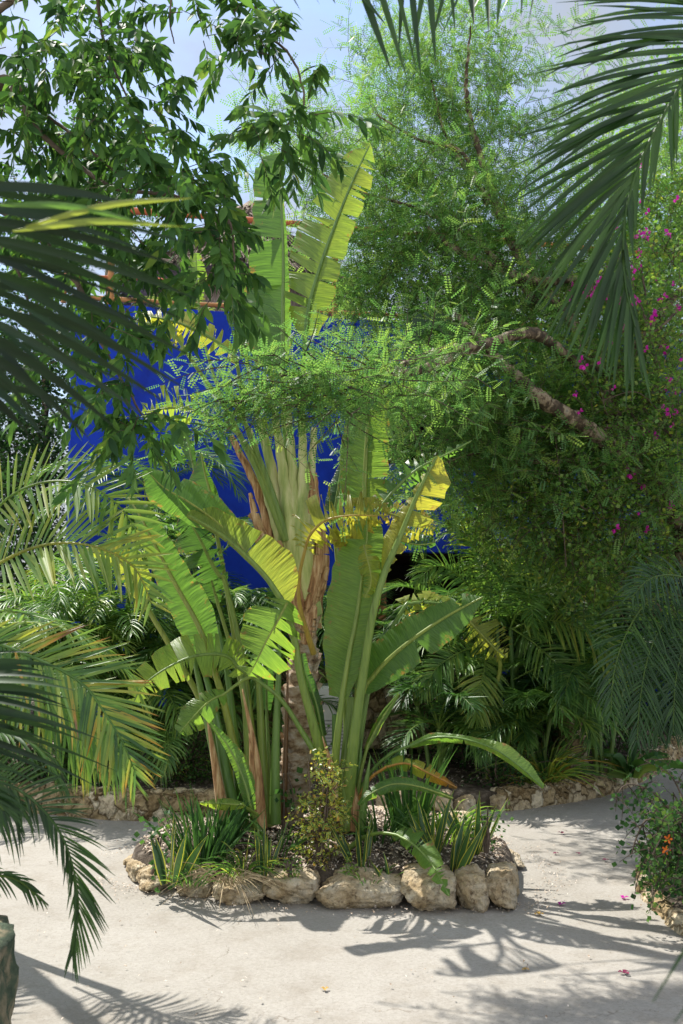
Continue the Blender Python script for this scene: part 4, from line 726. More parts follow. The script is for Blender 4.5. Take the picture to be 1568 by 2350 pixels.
# --- dark lower-left palm with orange-tipped leaflets
q = at(-200, 1700, 4.1) * (1, 1, 0); po = thing('areca_palm', 'lower left areca palm with orange and brown tipped leaflets', 'palm', q)
stalk(po, [(-160, 2200, 4.2), (-150, 1900, 4.2), (-120, 1600, 4.2), (-100, 1480, 4.2)], .03, .4, 'stem')
F = lambda *a, **k: fr(po, *a, **k)
F([(-110, 1440, 4.1), (0, 1478, 4.05), (126, 1531, 4.0), (195, 1575, 3.95), (237, 1631, 3.9), (280, 1700, 3.85), (310, 1770, 3.85)], 60, 175, seed=11, age=(.50, .5), tip_age=.55, jit=.03, normal=(.2, -.9, .35), droop=.06, a0=55, a1=30, lift=.05, width=.014, rage=.45, label='frond with orange leaflet tips')
F([(-110, 1500, 4.3), (0, 1540, 4.3), (120, 1600, 4.2), (200, 1660, 4.2), (260, 1730, 4.2), (300, 1790, 4.2)], 40, 150, seed=12, age=(.38, .3), tip_age=.45, normal=(.2, -.85, .5), droop=.25, a0=65, a1=20, lift=.05, width=.014)
F([(-110, 1540, 4.4), (0, 1560, 4.4), (90, 1600, 4.4), (170, 1680, 4.4), (220, 1770, 4.4)], 34, 120, seed=13, age=(.42, .2), tip_age=.4, normal=(.2, -.8, .5), droop=.35, width=.014)
F([(-110, 1480, 4.6), (-20, 1440, 4.6), (90, 1430, 4.6), (190, 1460, 4.6), (290, 1540, 4.6), (330, 1620, 4.6)], 34, 120, seed=14, age=(.42, .2), tip_age=.3, droop=.3, width=.013)
# --- near, shaded fan of long blades at far left
q = at(-150, 1700, 2.6) * (1, 1, 0); pf = thing('fan_palm', 'shaded near palm with long blue-green blades fanning in from the left edge', 'palm', q)
stalk(pf, [(-260, 2400, 2.7), (-230, 1900, 2.7), (-190, 1620, 2.7)], .02, .3, 'stem')
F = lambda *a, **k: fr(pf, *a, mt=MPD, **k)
PFB = 1
F([(-330, 1700, 2.5), (-250, 1720, 2.5), (-150, 1740, 2.5), (-60, 1790, 2.5), (10, 1860, 2.5)], 44, 130, seed=22, age=(.22, .12), normal=(0, -.9, .5), droop=.25, a0=60, a1=20, lift=.1, width=.009)
# --- hanging frond over the path lower left
q = at(-190, 1850, 3.4) * (1, 1, 0); ph = thing('areca_palm', 'near palm whose dark frond hangs down over the path at lower left', 'palm', q)
stalk(ph, [(-260, 2300, 3.3), (-250, 2000, 3.3), (-230, 1830, 3.3)], .025, .35, 'stem')
F = lambda *a, **k: fr(ph, *a, mt=MPD, **k)
HF = [(-230, 1840, 3.3), (-120, 1790, 3.25), (0, 1795, 3.2), (80, 1840, 3.15), (140, 1915, 3.1), (172, 2010, 3.1), (180, 2100, 3.1), (165, 2190, 3.1)]
F(HF, 54, 120, seed=31, age=(.24, .12), normal=(0, -1, .05), droop=.14, a0=62, a1=16, lift=0, width=.0078, rage=.38, rr=.007, start=.3, sides=(1, 0), prof_=(.8, 1, 1, 1, .85, .5))
F(HF, 54, 60, seed=35, age=(.22, .12), normal=(0, -1, .05), droop=.3, a0=40, a1=8, lift=0, width=.0078, rage=.38, rr=.006, start=.3, sides=(0, 1), prof_=(1.2, 1.2, 1, 1, .9, .7))
F([(-230, 1850, 3.4), (-130, 1870, 3.4), (-60, 1840, 3.4), (20, 1845, 3.4), (50, 1870, 3.4)], 30, 100, seed=32, age=(.28, .12), normal=(0, -1, .1), droop=.7, width=.011, start=.3)
F([(-230, 1900, 3.3), (-120, 1960, 3.3), (-40, 2000, 3.3), (40, 2020, 3.3), (98, 2068, 3.3)], 26, 60, seed=33, age=(.3, .12), normal=(0, -1, .2), droop=.3, a0=40, a1=12, width=.008, start=.3)
F([(-230, 1830, 3.5), (-100, 1700, 3.5), (0, 1680, 3.5), (90, 1720, 3.5), (140, 1800, 3.5)], 44, 120, seed=34, age=(.36, .15), droop=.5, width=.012, start=.2)
# out of the frame at left, this palm's fronds throw the feathery shade on the path
for k, (a, c) in enumerate([(1.9, .9), (.9, 1.0), (-.3, .8), (-1.2, .9)]):
    top = np.array((-2.75 - .06 * k, 4.5 + .1 * k, 1.5)); hd = np.array((math.cos(a), math.sin(a), 0)); P = [top]; p = top.copy(); e = c
    for _ in range(6): p = p + (hd * math.cos(e) + Z * math.sin(e)) * .19; P.append(p.copy()); e -= .34
    m = M(); frond(m, P, 40, .32, seed=40 + k, age=(.4, .15), droop=.35); m.build('frond', MP, po)
for k, (tx, ty, tz) in enumerate([(-3.1, 4.0, 1.9)]):
    for j in range(6):
        a = j * 1.05 + k * .5; top = np.array((tx, ty, tz)); hd = np.array((math.cos(a), math.sin(a), 0)); P = [top]; p = top.copy(); e = 1.0
        for _ in range(6): p = p + (hd * math.cos(e) + Z * math.sin(e)) * .2; P.append(p.copy()); e -= .36
        if min(q_[0] / q_[1] for q_ in P) > -.36: continue
        m = M(); frond(m, P, 34, .34, seed=400 + 10 * k + j, age=(.4, .15), droop=.35); m.build('frond', MP, po)
# --- very near dark fronds, upper left
q = np.array((-1.45, .8, 0)); pn = thing('coconut_palm', 'out of focus dark palm frond very close at upper left with one yellow leaflet', 'palm', q)
stalk(pn, [(-420, 2300, 1.5), (-400, 1500, 1.5), (-330, 1150, 1.5)], .02, .3, 'stem')
C0 = [(-330, 1150, 1.5), (-260, 900, 1.5), (-180, 700, 1.5), (-60, 560, 1.5), (60, 500, 1.52)]
def leaflets(root, rows, wd, age, name='frond', mt=None, sag=.02, label=None, k=12, seed=0):
    r = np.random.default_rng(seed); m = M()
    for a, b_ in rows:
        p, q_ = at(*a), at(*b_); f = np.linspace(0, 1, k)[:, None]; C = p + (q_ - p) * f + Z * sag * 4 * f * (1 - f); vw = nrm(C - CAM)
        t = nrm(np.gradient(C, axis=0)); s = nrm(np.cross(t, vw) + .5 * r.normal(size=3)) * (prof([.5, .9, 1, .85, .5, .04], k) * wd * r.uniform(.8, 1.15))[:, None] / 2
        strips(m, C[None], s[None], (nrm(np.cross(s, t)) * np.linalg.norm(s, axis=1, keepdims=True) * .3)[None], np.array([[r.uniform(), age + r.normal() * .04, 0]]))
    o = m.build(name, mt or MPD, root)
    if label: o['label'] = label
    return o
leaflets(pf, [((-190 - 10 * k, 1560 + 9 * k, 2.6), (x, y, 2.6 + .02 * k)) for k, (x, y) in enumerate([(90, 1500), (135, 1530), (145, 1563), (175, 1585), (158, 1604), (205, 1640), (229, 1697), (190, 1700), (268, 1770), (223, 1806), (120, 1702), (150, 1790), (80, 1740), (90, 1800)])], .026, .07, seed=9, sag=.03)
leaflets(pf, [((-190, 1570 + 10 * k, 2.75), (x, y, 2.75)) for k, (x, y) in enumerate([(60, 1470), (100, 1540), (150, 1620), (170, 1660), (130, 1670), (160, 1740)])], .022, .10, seed=10, sag=.03)
NE = [(300, 470), (430, 560), (400, 610), (455, 690), (470, 760), (455, 830), (430, 900), (380, 930), (330, 960), (260, 985), (200, 1010), (150, 1030), (100, 1010), (60, 1000)]
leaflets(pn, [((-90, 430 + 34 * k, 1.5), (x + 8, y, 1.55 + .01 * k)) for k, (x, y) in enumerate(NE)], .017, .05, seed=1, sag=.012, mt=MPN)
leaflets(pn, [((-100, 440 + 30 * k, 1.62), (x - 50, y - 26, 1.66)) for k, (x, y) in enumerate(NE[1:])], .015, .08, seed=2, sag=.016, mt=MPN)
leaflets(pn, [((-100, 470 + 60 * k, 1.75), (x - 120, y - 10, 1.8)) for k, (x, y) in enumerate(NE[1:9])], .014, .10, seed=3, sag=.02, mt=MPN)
if 0: fr(pn, C0, 24, 470, mt=MPD, seed=41, age=(.14, .10), normal=(.1, -1, .1), sides=(0, 1), a0=52, a1=22, droop=.10, lift=0, width=.026, k=8, rr=.006, jit=.02, prof_=(.8, 1, 1, 1, .9, .75), start=.0)
if 0: fr(pn, [(-330, 1150, 1.6), (-300, 850, 1.6), (-240, 600, 1.6), (-150, 470, 1.6), (-50, 420, 1.6)], 18, 430, mt=MPD, seed=42, age=(.20, .1), normal=(.1, -1, .2), sides=(0, 1), a0=60, a1=30, droop=.12, lift=0, width=.02, k=8, rr=.005, start=.2)
for j in range(7):      # the rest of its crown, out of view, added to shade the near blades
    a = 1.9 + j * .45; top = np.array((-1.25, 1.0, 3.05)); hd = np.array((math.cos(a), math.sin(a), 0)); P = [top]; p = top.copy(); e = .7
    for _ in range(6): p = p + (hd * math.cos(e) + Z * math.sin(e)) * .26; P.append(p.copy()); e -= .25
    m = M(); frond(m, P, 46, .5, seed=440 + j, age=(.25, .1), droop=.3, width=.03); m.build('frond', MPD, pn)
m = M(); tube(m, curve([(-1.45, .8, -.05), (-1.4, .9, 1.5), (-1.25, 1.0, 3.05)], 40), .08, 14, rough=.02); m.build('trunk', MTRUNK, pn)
for k, (a, b_, ag) in enumerate([((60, 520, 1.5), (440, 455, 1.5), .68), ((30, 530, 1.5), (420, 520, 1.5), .66), ((0, 470, 1.5), (330, 512, 1.5), .45)]):
    m = M(); P = curve([at(*a), (at(*a) + at(*b_)) / 2 + Z * .012, at(*b_)], 12)[None]; sd = Z[None, None] * (prof([.3, 1, 1, .7, .05], 12) * .0055)[None, :, None]
    strips(m, P, sd, np.array((0, -.003, 0)) * np.ones_like(P), np.array([[.5, ag, 0]])); m.build('leaflet', MP, pn)
# --- big coconut frond, upper right
q = np.array((2.6, 3.4, 0)); pc = thing('coconut_palm', 'coconut palm with one huge frond hanging across the upper right corner', 'palm', q)
m = M(); tube(m, curve([q - Z * .05, q + np.array((.05, .1, 1.6)), at(2150, 0, 3.3), at(2050, -400, 3.3)], 60), .09, 16, rough=.02); m.build('trunk', MTRUNK, pc)
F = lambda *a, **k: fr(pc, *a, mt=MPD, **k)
CR = [(2000, -350, 3.3), (1800, -120, 3.1), (1650, 50, 2.9), (1540, 235, 2.8), (1470, 370, 2.8), (1438, 480, 2.8), (1430, 580, 2.8), (1438, 670, 2.8), (1458, 750, 2.8)]
F(CR, 104, 400, seed=51, age=(.24, .10), normal=(.05, -1, .0), sides=(0, 1), a0=66, a1=14, droop=.13, lift=0, width=.0165, k=9, rr=.011, rage=.4, start=.30, prof_=(1, 1.05, 1.05, .98, .78, .42), jit=.05)
F(CR, 44, 130, seed=52, age=(.22, .10), normal=(.05, -1, .0), sides=(1, 0), a0=40, a1=10, droop=.5, lift=-.1, width=.015, k=9, rr=.004, start=.3, prof_=(1, 1, 1, .9, .72, .6), jit=.1)
mm = M(); tube(mm, curve(A((2000, -350, 3.3), (1750, -260, 2.9), (1500, -200, 2.7), (1250, -150, 2.6), (1050, -130, 2.5), (870, -90, 2.5), (700, -40, 2.5)), 50), [.012, .003], 6, att=(.5, .4, 0)); mm.build('frond_rib', MPD, pc)
leaflets(pc, [((1250 - 45 * k, -150 + 4 * k, 2.55), (x, y, 2.5)) for k, (x, y) in enumerate([(1212, 62), (1196, 40), (1140, 66), (1122, 72), (1088, 58), (1045, 74), (1000, 150), (966, 180), (958, 168), (935, 182), (900, 168), (888, 60), (770, 8), (735, 12), (690, 24), (640, 22)])], .024, .2, seed=4, sag=-.0)
leaflets(pc, [((1230 - 60 * k, -150 + 5 * k, 2.65), (x, y, 2.6)) for k, (x, y) in enumerate([(1150, 30), (1075, 40), (1010, 90), (985, 120), (945, 130), (915, 120), (850, 10), (800, 14)])], .018, .25, seed=5, sag=-.0)
if 0: F([(2000, -350, 3.3), (1950, 300, 2.6), (1800, 800, 2.2), (1720, 1300, 2.0)], 30, 300, seed=54, age=(.25, .1), normal=(0, -1, .3), a0=50, droop=.4, width=.02, start=.4)
# near blurred tip at the lower right edge
q = at(1900, 2200, 1.4) * (1, 1, 0); pt = thing('potted_palm_tip', 'blurred dark leaf tip poking in at the lower right corner', 'plant', q)
for k, (a, c, e) in enumerate([((1800, 1980, 1.3), (1590, 2150, 1.25), (1498, 2300, 1.2)), ((1850, 2150, 1.35), (1640, 2230, 1.3), (1548, 2345, 1.25))]):
    m = M(); P = curve([q + Z * .3, at(*a), at(*c), at(*e)], 14)[None]; sd = np.array((.7, 0, -.7)) * (prof([.3, .6, 1, .8, .05], 14) * .011)[None, :, None]
    strips(m, P, sd, np.array((0, -.002, 0)) * np.ones_like(P), np.array([[.5, .25, 0]])); m.build('leaflet', MPD, pt)
stalk(pt, [(1900, 2500, 1.4), (1900, 2250, 1.4)], .012, .4, 'stem')

# --- background areca palms
def gb(x, d, y=None): d = max(d, 8.7) + .15; p = at(x, 1400, d); p[2] = .2; return p
BG = [(210, 8.6, 5, 1.5, 5, 1.3, .42, 'sunlit areca palm clump against the blue wall at left'), (330, 8.9, 5, 1.0, 5, 1.1, .40, 'low bright areca palm below the blue wall corner'), (430, 9.4, 5, 1.9, 5, 1.2, .38, 'taller areca palm against the blue wall behind the left broad leaves'),
      (400, 8.2, 4, .5, 5, .9, .45, 'short yellowish areca palm behind the left clump'), (560, 9.0, 4, .8, 5, 1.0, .36, 'areca palm hidden behind the travellers palm trunk'), (90, 7.6, 4, .9, 5, 1.0, .36, 'dark areca palm on the low wall at far left'),
      (300, 10.2, 5, 2.4, 6, 1.4, .36, 'tall areca palm high against the blue wall'),
      (1120, 9.0, 6, 1.3, 5, 1.2, .36, 'areca palm clump right of the tallest broad leaves'), (1190, 8.4, 5, .75, 5, .9, .40, 'short sunlit areca palm in front of the right palm clump'), (1290, 9.2, 6, 1.3, 5, 1.3, .38, 'areca palm with yellow-tipped fronds at centre right'),
      (1010, 8.7, 4, .55, 5, .9, .28, 'dark low areca palm in the shade of the porch'), (1180, 9.8, 5, 2.0, 6, 1.3, .42, 'upright areca palm beneath the feathery tree'), (1380, 8.8, 4, .9, 5, 1.0, .30, 'dark areca palm beside the stone pillar'),
      (1240, 8.0, 3, .45, 5, .7, .36, 'small areca palm above the low curved wall'),
      (160, 8.9, 6, 1.1, 6, 1.2, .40, 'bushy areca palm low at the left, half hidden by the bright arching fronds'), (480, 9.0, 6, 1.0, 6, 1.1, .36, 'bushy areca palm between the left broad leaves and the blue wall'), (620, 9.6, 5, 1.3, 6, 1.1, .34, 'areca palm against the blue wall left of the trunk'),
      (770, 9.9, 5, 1.2, 6, 1.1, .28, 'shaded areca palm behind the tallest broad leaf'), (270, 8.9, 6, .7, 6, 1.0, .42, 'low yellow-green areca palm above the left stone wall'), (950, 9.6, 4, .9, 5, 1.0, .28, 'shaded areca palm in front of the dark porch')]
for k, (x, d, ns, h, nf, fl, ag, lab) in enumerate(BG):
    areca(lab, gb(x, d), ns, h, nf, fl, 200 + k, ag, group=None, tip_age=.25 if k in (9, 0, 7) else .08, ll=.30)
q = at(1140, 1400, 8.75) * (1, 1, 0) + Z * .15; pm = thing('areca_palm', 'sunlit areca palm with wide yellow-green fronds spreading right of the porch', 'palm', q)
for a in ([(1115, 1830, 8.75), (1112, 1650, 8.75), (1112, 1470, 8.7)], [(1180, 1830, 8.8), (1178, 1620, 8.8), (1172, 1440, 8.75)], [(1140, 1830, 8.8), (1150, 1640, 8.8), (1140, 1430, 8.8)]): stalk(pm, a, [.03, .022, .018], .42, 'stem')
for k, (P, L_2, ag) in enumerate([([(1172, 1445), (1225, 1425), (1300, 1430), (1370, 1470), (1422, 1550)], 82, .56), ([(1172, 1440), (1200, 1380), (1260, 1342), (1340, 1345), (1405, 1385)], 72, .52), ([(1140, 1430), (1155, 1340), (1195, 1275), (1260, 1245), (1330, 1268)], 85, .40),
      ([(1112, 1470), (1090, 1370), (1045, 1315), (1000, 1300), (955, 1335)], 76, .42), ([(1112, 1475), (1112, 1530), (1102, 1590), (1092, 1650)], 74, .55), ([(1112, 1480), (1060, 1495), (1005, 1530), (968, 1590)], 64, .45), ([(1115, 1560), (1112, 1640), (1102, 1700)], 62, .48),
      ([(1178, 1560), (1250, 1530), (1320, 1560), (1352, 1640), (1358, 1705)], 84, .34), ([(1120, 1400), (1090, 1230), (1130, 1140), (1190, 1105), (1262, 1140)], 92, .52), ([(1140, 1430), (1120, 1330), (1080, 1240), (1030, 1200)], 74, .46), ([(1172, 1440), (1230, 1480), (1290, 1540), (1320, 1620)], 80, .42), ([(1112, 1470), (1050, 1420), (985, 1425), (935, 1470)], 70, .38)]):
    fr(pm, [(x, y, 8.7 - .12 * j) for j, (x, y) in enumerate(P)], 36, L_2, seed=330 + k, age=(ag, .12), normal=(.1, -.85, .5), droop=.22, width=.018, tip_age=.12, jit=.04)
# palm at the right edge, drooping
q = at(1640, 1700, 6.6) * (1, 1, 0) + Z * .1; pr = thing('areca_palm', 'dark drooping areca palm at the right edge above the path', 'palm', q)
stalk(pr, [(1640, 1860, 6.7), (1630, 1600, 6.7), (1620, 1420, 6.7)], .03, .35, 'stem')
for k, P in enumerate([[(1620, 1420), (1560, 1370), (1490, 1380), (1440, 1450), (1410, 1540), (1402, 1640)], [(1620, 1430), (1580, 1400), (1530, 1420), (1490, 1500), (1470, 1600), (1462, 1700)], [(1620, 1430), (1600, 1430), (1570, 1480), (1550, 1570), (1545, 1680)],
                       [(1620, 1420), (1590, 1340), (1540, 1320), (1490, 1330), (1450, 1370)], [(1640, 1450), (1640, 1500), (1620, 1600), (1600, 1700)], [(1620, 1420), (1570, 1450), (1520, 1520), (1500, 1600), (1510, 1690)]]):
    fr(pr, [(x, y, 6.7 - .15 * j) for j, (x, y) in enumerate(P)], 44, 105, seed=300 + k, age=(.26, .12), normal=(.1, -.8, .6), droop=.3, width=.013, mt=MPD)

# ---------------------------------------------------------------- low plants in and round the planter
def clump(label, base, n, L, w_, age, seed, mt=None, spread=.06, tilt=.35, droop=.2, name='grass_clump', cat='plant', wp=(.6, 1, 1, .7, .05), k=8, agej=.06, tw=0, group=None, fold=.2):
    r = np.random.default_rng(seed); base = np.asarray(base, float); a = r.uniform(0, 6.28, n); rr_ = np.sqrt(r.uniform(0, 1, n)) * spread
    out = np.stack([np.cos(a), np.sin(a), 0 * a], 1); p0 = base + out * rr_[:, None] - Z * .02; tl = (tilt * (rr_ / spread) * r.uniform(.5, 1.3, n) + .03)[:, None]
    d = nrm(Z * 1.0 + out * tl + r.normal(size=(n, 3)) * .06); LL = (L * r.uniform(.55, 1.08, n))[:, None]; q_ = np.linspace(0, 1, k)[None, :, None]
    dr = (droop * r.uniform(.3, 1.5, n))[:, None, None]
    P = p0[:, None] + d[:, None] * LL[:, None] * q_ + (out[:, None] * .8 - Z * 1.0) * LL[:, None] * dr * q_ ** 2.4
    tt = nrm(np.gradient(P, axis=1)); aa = r.uniform(0, 6.28, n); fd = np.stack([np.cos(aa), np.sin(aa), 0 * aa], 1)[:, None]
    fd = fd * np.cos(tw * q_) + np.cross(np.broadcast_to(Z, fd.shape), fd) * np.sin(tw * q_)
    sd = nrm(np.cross(tt, fd)); W = w_ * np.interp(np.linspace(0, 1, k), np.linspace(0, 1, len(wp)), wp)[None, :, None] * r.uniform(.75, 1.15, (n, 1, 1))
    up = nrm(np.cross(sd, tt)) * W * fold; att = np.stack([r.uniform(0, 1, n), np.clip(age + r.normal(size=n) * agej, 0, 1), 0 * a], 1)
    m = M(); strips(m, P, sd * W / 2, up, att); return tag(m.build(name, mt or ML, origin=base), label, cat, group)
def sp(x, y, dz=0):                    # a point on the planter's soil seen at (x, y)
    g = gnd(x, y, .2); g[2] = soil_z(g[0], g[1]) + dz; return g
def snake(label, x, y, n, h, seed, w_=.045, tilt=.3):
    return clump(label, sp(x, y), n, h, w_, .16, seed, MS, .06, tilt, .06, 'snake_plant', 'snake plant', (.55, .9, 1, .85, .45, .03), 9, tw=.5, group='yellow-edged snake plants in the planter', fold=.35)
snake('tall wide-bladed snake plant at the left end of the planter', 392, 1985, 7, .42, 1, .05, .45)
snake('slender pale-edged snake plant in the middle left, right of the dry grass', 605, 1975, 7, .36, 2, .03, .3)
snake('snake plant between the croton bush and the right clump', 828, 1970, 9, .36, 3, .028, .4)
snake('large snake plant clump at the right end of the planter', 1030, 1978, 12, .42, 4, .042, .5)
snake('snake plant behind the right end clump of the planter', 1085, 1950, 9, .40, 5, .04, .5)
snake('short snake plant at the foot of the drooping leaf', 905, 1985, 4, .16, 6, .03, .5)
snake('snake plant behind the torn drooping leaf', 985, 1960, 7, .42, 7, .035, .4)
CL = lambda lab, x, y, *a, **k: clump(lab, sp(x, y), *a, **k)
CL('dense dark green grass tuft behind the left snake plant', 460, 1960, 90, .48, .016, .18, 11, MGL, .1, .5, .12, agej=.08)
CL('dark bladed grass tuft beside the left flower stems', 500, 1940, 60, .40, .018, .2, 12, MGL, .1, .5, .1)
CL('dry straw-coloured arching grass tuft above the wide low rock', 522, 1985, 80, .27, .006, .93, 13, MSTR, .07, .9, .9, agej=.04, cat='dry grass')
CL('half green arching grass tuft beside the dry one', 560, 1975, 50, .34, .010, .5, 14, ML, .08, .9, .7, agej=.2)
CL('tall upright glossy green lily clump behind the croton and right stems', 935, 1925, 60, .62, .022, .28, 15, MGL, .10, .35, .10, agej=.08)
CL('short green grass tuft at the back of the planter', 870, 1940, 50, .36, .014, .3, 16, MGL, .12, .6, .3)
CL('thin grass tuft between trunk and left stems', 640, 1955, 36, .34, .010, .35, 17, MGL, .1, .7, .5)
CL('bright grass blades at the right back of the planter', 1010, 1940, 40, .42, .014, .46, 18, ML, .14, .7, .4)
CL('low weed tuft beside the left rocks', 440, 1990, 40, .14, .008, .4, 19, ML, .08, .9, .3)
CL('low weed tuft above the largest rock', 850, 1985, 40, .12, .007, .4, 20, ML, .12, .9, .3)

LEAF = np.array([(0, 0, 0), (.25, .22, .04), (.25, 0, 0), (.25, -.22, .04), (.6, .24, .03), (.6, 0, -.03), (.6, -.24, .03), (1, 0, -.12)], float); LEAF[:, 1] *= .8
LEAFQ = np.array([(0, 2, 1, 0), (0, 3, 2, 0), (1, 2, 5, 4), (2, 3, 6, 5), (4, 5, 7, 4), (5, 6, 7, 5)]); LEAFT = np.array([0, 1, 0, -1, 1, 0, -1, 0.])
def pinn(npair=7, l=.19):
    V = []; Q = []
    for j in range(npair):
        x = .10 + .86 * j / (npair - 1); ll_ = l * (math.sin(3.14 * (.2 + .66 * j / npair)) ** .6)
        for s in (1, -1):
            b_ = len(V); V += [(x, .01 * s, 0), (x - .035, s * ll_ * .6, .02), (x + .04, s * ll_, -.04), (x + .075, s * ll_ * .5, .0)]
            Q.append((b_, b_ + 1, b_ + 2, b_ + 3) if s > 0 else (b_, b_ + 3, b_ + 2, b_ + 1))
    return np.array(V), np.array(Q)
def oval_leaf(st=((0, .01), (.14, .085), (.38, .15), (.62, .135), (.84, .06), (1, 0)), bend=.22, fold=.04):
    V = []; Q = []
    for x, h in st: z = -bend * x * x; V += [(x, h, z + fold * h / .15), (x, 0, z), (x, -h, z + fold * h / .15)]
    for j in range(len(st) - 1): a = j * 3; Q += [(a, a + 1, a + 4, a + 3), (a + 1, a + 2, a + 5, a + 4)]
    return np.array(V, float), np.array(Q), np.tile([1, 0, -1.], len(st))
OV, OQ, OT = oval_leaf()
PV, PQ = pinn(); PT = np.tile([0, .5, 1, .5], len(PV) // 4)
def rdir(n, z=0., r=rng): d = r.normal(size=(n, 3)); d[:, 2] += z; return nrm(d)
def twigs(ml, mb, org, dirs, L, nl, ls, age, V=LEAF, Q=LEAFQ, T=LEAFT, droop=.2, spread=1., up=.8, agej=.06, hang=0., tr=.004, whorl=0):
    """leafy twigs: leaves go to ml, the twig tubes to mb"""
    n = len(org); L = np.broadcast_to(L, (n,))[:, None]; f = np.linspace(.15, 1, nl)
    side = nrm(np.cross(dirs, rng.normal(size=(n, 3)))); b2 = np.cross(dirs, side)
    bend = rng.normal(size=(n, 3)) * .18
    pt = lambda t: org + dirs * L * t + bend * L * t ** 2 - Z * droop * L * t ** 2
    for j, t in enumerate(f):
        t_ = t if not whorl else 1 - (1 - t) ** whorl
        p = pt(t_); a = j * 2.4 + rng.uniform(-.5, .5, n); lat = side * np.cos(a)[:, None] + b2 * np.sin(a)[:, None]
        d = nrm(dirs * .55 + lat * spread * (1 if j < nl - 1 else .2) - Z * hang + rng.normal(size=(n, 3)) * .15)
        u = nrm(Z * up + rng.normal(size=(n, 3)) * .45)
        att = np.stack([rng.uniform(0, 1, n), np.clip(age + rng.normal(size=n) * agej, 0, 1), 0 * a], 1)
        tile(ml, V, Q, p, frames(d, u), ls * rng.uniform(.65, 1.15, n), att, T)
    if mb is not None:
        q = np.linspace(0, 1, 4); P = np.stack([pt(t) for t in q], 1); s = side * tr; w_ = np.array([1, .8, .6, .3])[None, :, None]
        strips(mb, P, s[:, None] * w_, (b2 * tr)[:, None] * w_)
        strips(mb, P, (b2 * tr)[:, None] * w_, -(side * tr * .2)[:, None] * w_)
def bush(label, base, rad, h, n, ls, age, seed, name='shrub', cat='shrub', mt=None, V=LEAF, Q=LEAFQ, T=LEAFT, L=.16, nl=7, agej=.06, droop=.1, up=.8, stem=5, spread=1., hang=0.):
    base = np.asarray(base, float); t = thing(name, label, cat, base); r = np.random.default_rng(seed)
    m = M(); tips = []
    for s in range(stem):
        a = r.uniform(0, 6.28); e = base + np.array((math.cos(a) * rad * .55, math.sin(a) * rad * .55, h * r.uniform(.6, .9)))
        C = curve([base - Z * .03, (base + e) / 2 + r.normal(size=3) * .02, e], 14); tube(m, C, [.010, .004], 6); tips.append(C)
    ml = M(); mb = M(); c = np.vstack(tips)[r.integers(3, 14 * stem, n) % (14 * stem)]; d = nrm(r.normal(size=(n, 3)) * (1, 1, .8) + Z * .4)
    o = c + d * np.array((rad, rad, h * .35)) * r.uniform(.05, .55, (n, 1)); o[:, 2] = np.maximum(o[:, 2], base[2] + .02)
    twigs(ml, mb, o, d, L, nl, ls, age, V, Q, T, droop, spread, up, agej, hang)
    m.build('stem', MTWIG, t)
    if n > 40: mb.build('twigs', MTWIG, t)
    ml.build('foliage', mt or ML, t); return t
CROT = LEAF.copy(); CROT[:, 2] += .25 * np.sin(CROT[:, 0] * 5); CROT[:, 1] *= .6; CROT[-1] = (.9, .12, .2)
MCR = leaf_mat('croton_leaf', .25, .35, .5, edge=(.62, .50, .06))
bush('yellow speckled croton bush in front of the leaning trunk', sp(732, 1965), .13, .62, 150, .055, .58, 31, 'croton_bush', 'shrub', MCR, V=CROT, L=.10, nl=9, agej=.16, up=.4, stem=7)
bush('small round-leaved weed hanging over the left end rock', sp(350, 1965), .10, .22, 14, .08, .22, 32, 'leafy_weed', 'plant', MGL, stem=3)
bush('thin wiry weed above the right corner of the planter', sp(1115, 1955), .10, .34, 9, .055, .3, 33, 'wiry_weed', 'plant', MGL, stem=4, nl=5)
bush('pointed blue-green leaf sprig beside the trunk', sp(648, 1925), .05, .42, 7, .09, .22, 34, 'leafy_sprig', 'plant', MGL, stem=2)
bush('tiny green weed right of the croton bush', sp(800, 1985), .06, .08, 12, .035, .5, 35, 'tiny_weed', 'plant', ML, stem=3, L=.05)
bush('tiny green weed left of the croton bush', sp(668, 1985), .07, .09, 14, .035, .45, 36, 'tiny_weed', 'plant', ML, stem=3, L=.05)
bush('low dark ground plant at the back right of the planter', sp(1080, 1930), .14, .16, 24, .05, .22, 37, 'ground_plant', 'plant', MGL, stem=4, L=.08)
# beds behind
def bgp(x, d, dz=0): d = max(d, 8.5); p = at(x, 1400, d); p[2] = .16 + dz; return p
bush('dense small-leaved green shrub behind the left flower stems', bgp(430, 7.7), .34, .70, 420, .055, .30, 41, 'shrub', 'shrub', MGL, L=.14, stem=8, agej=.09)
bush('low leafy plant on the left wall under the orange-tipped palm', bgp(225, 7.95), .25, .32, 60, .10, .18, 42, 'leafy_plant', 'plant', MGL, stem=5)
bush('low dark leafy plant behind the curved wall at right', bgp(1150, 8.2), .3, .22, 70, .07, .2, 43, 'leafy_plant', 'plant', MGL, stem=5)
bush('glossy climbing leaves under the right palms', bgp(1240, 9.3), .5, 1.5, 200, .12, .22, 44, 'climbing_plant', 'plant', MGL, stem=7, L=.2)
bush('dark leafy undergrowth left of the stone pillar', bgp(1070, 9.2), .5, .8, 260, .07, .22, 45, 'undergrowth_shrub', 'shrub', MGL, stem=7)
bush('dark leafy undergrowth behind the stone pillar', bgp(1400, 10.0), .8, 1.0, 400, .08, .18, 46, 'undergrowth_shrub', 'shrub', MGL, stem=9)
bush('leafy undergrowth at far left behind the wall', bgp(60, 8.6), .6, .8, 300, .08, .25, 47, 'undergrowth_shrub', 'shrub', MGL, stem=9)
bush('low scrubby plants on the bed behind the left clump', bgp(620, 8.4), .5, .35, 200, .06, .28, 48, 'undergrowth_shrub', 'shrub', MGL, stem=9)
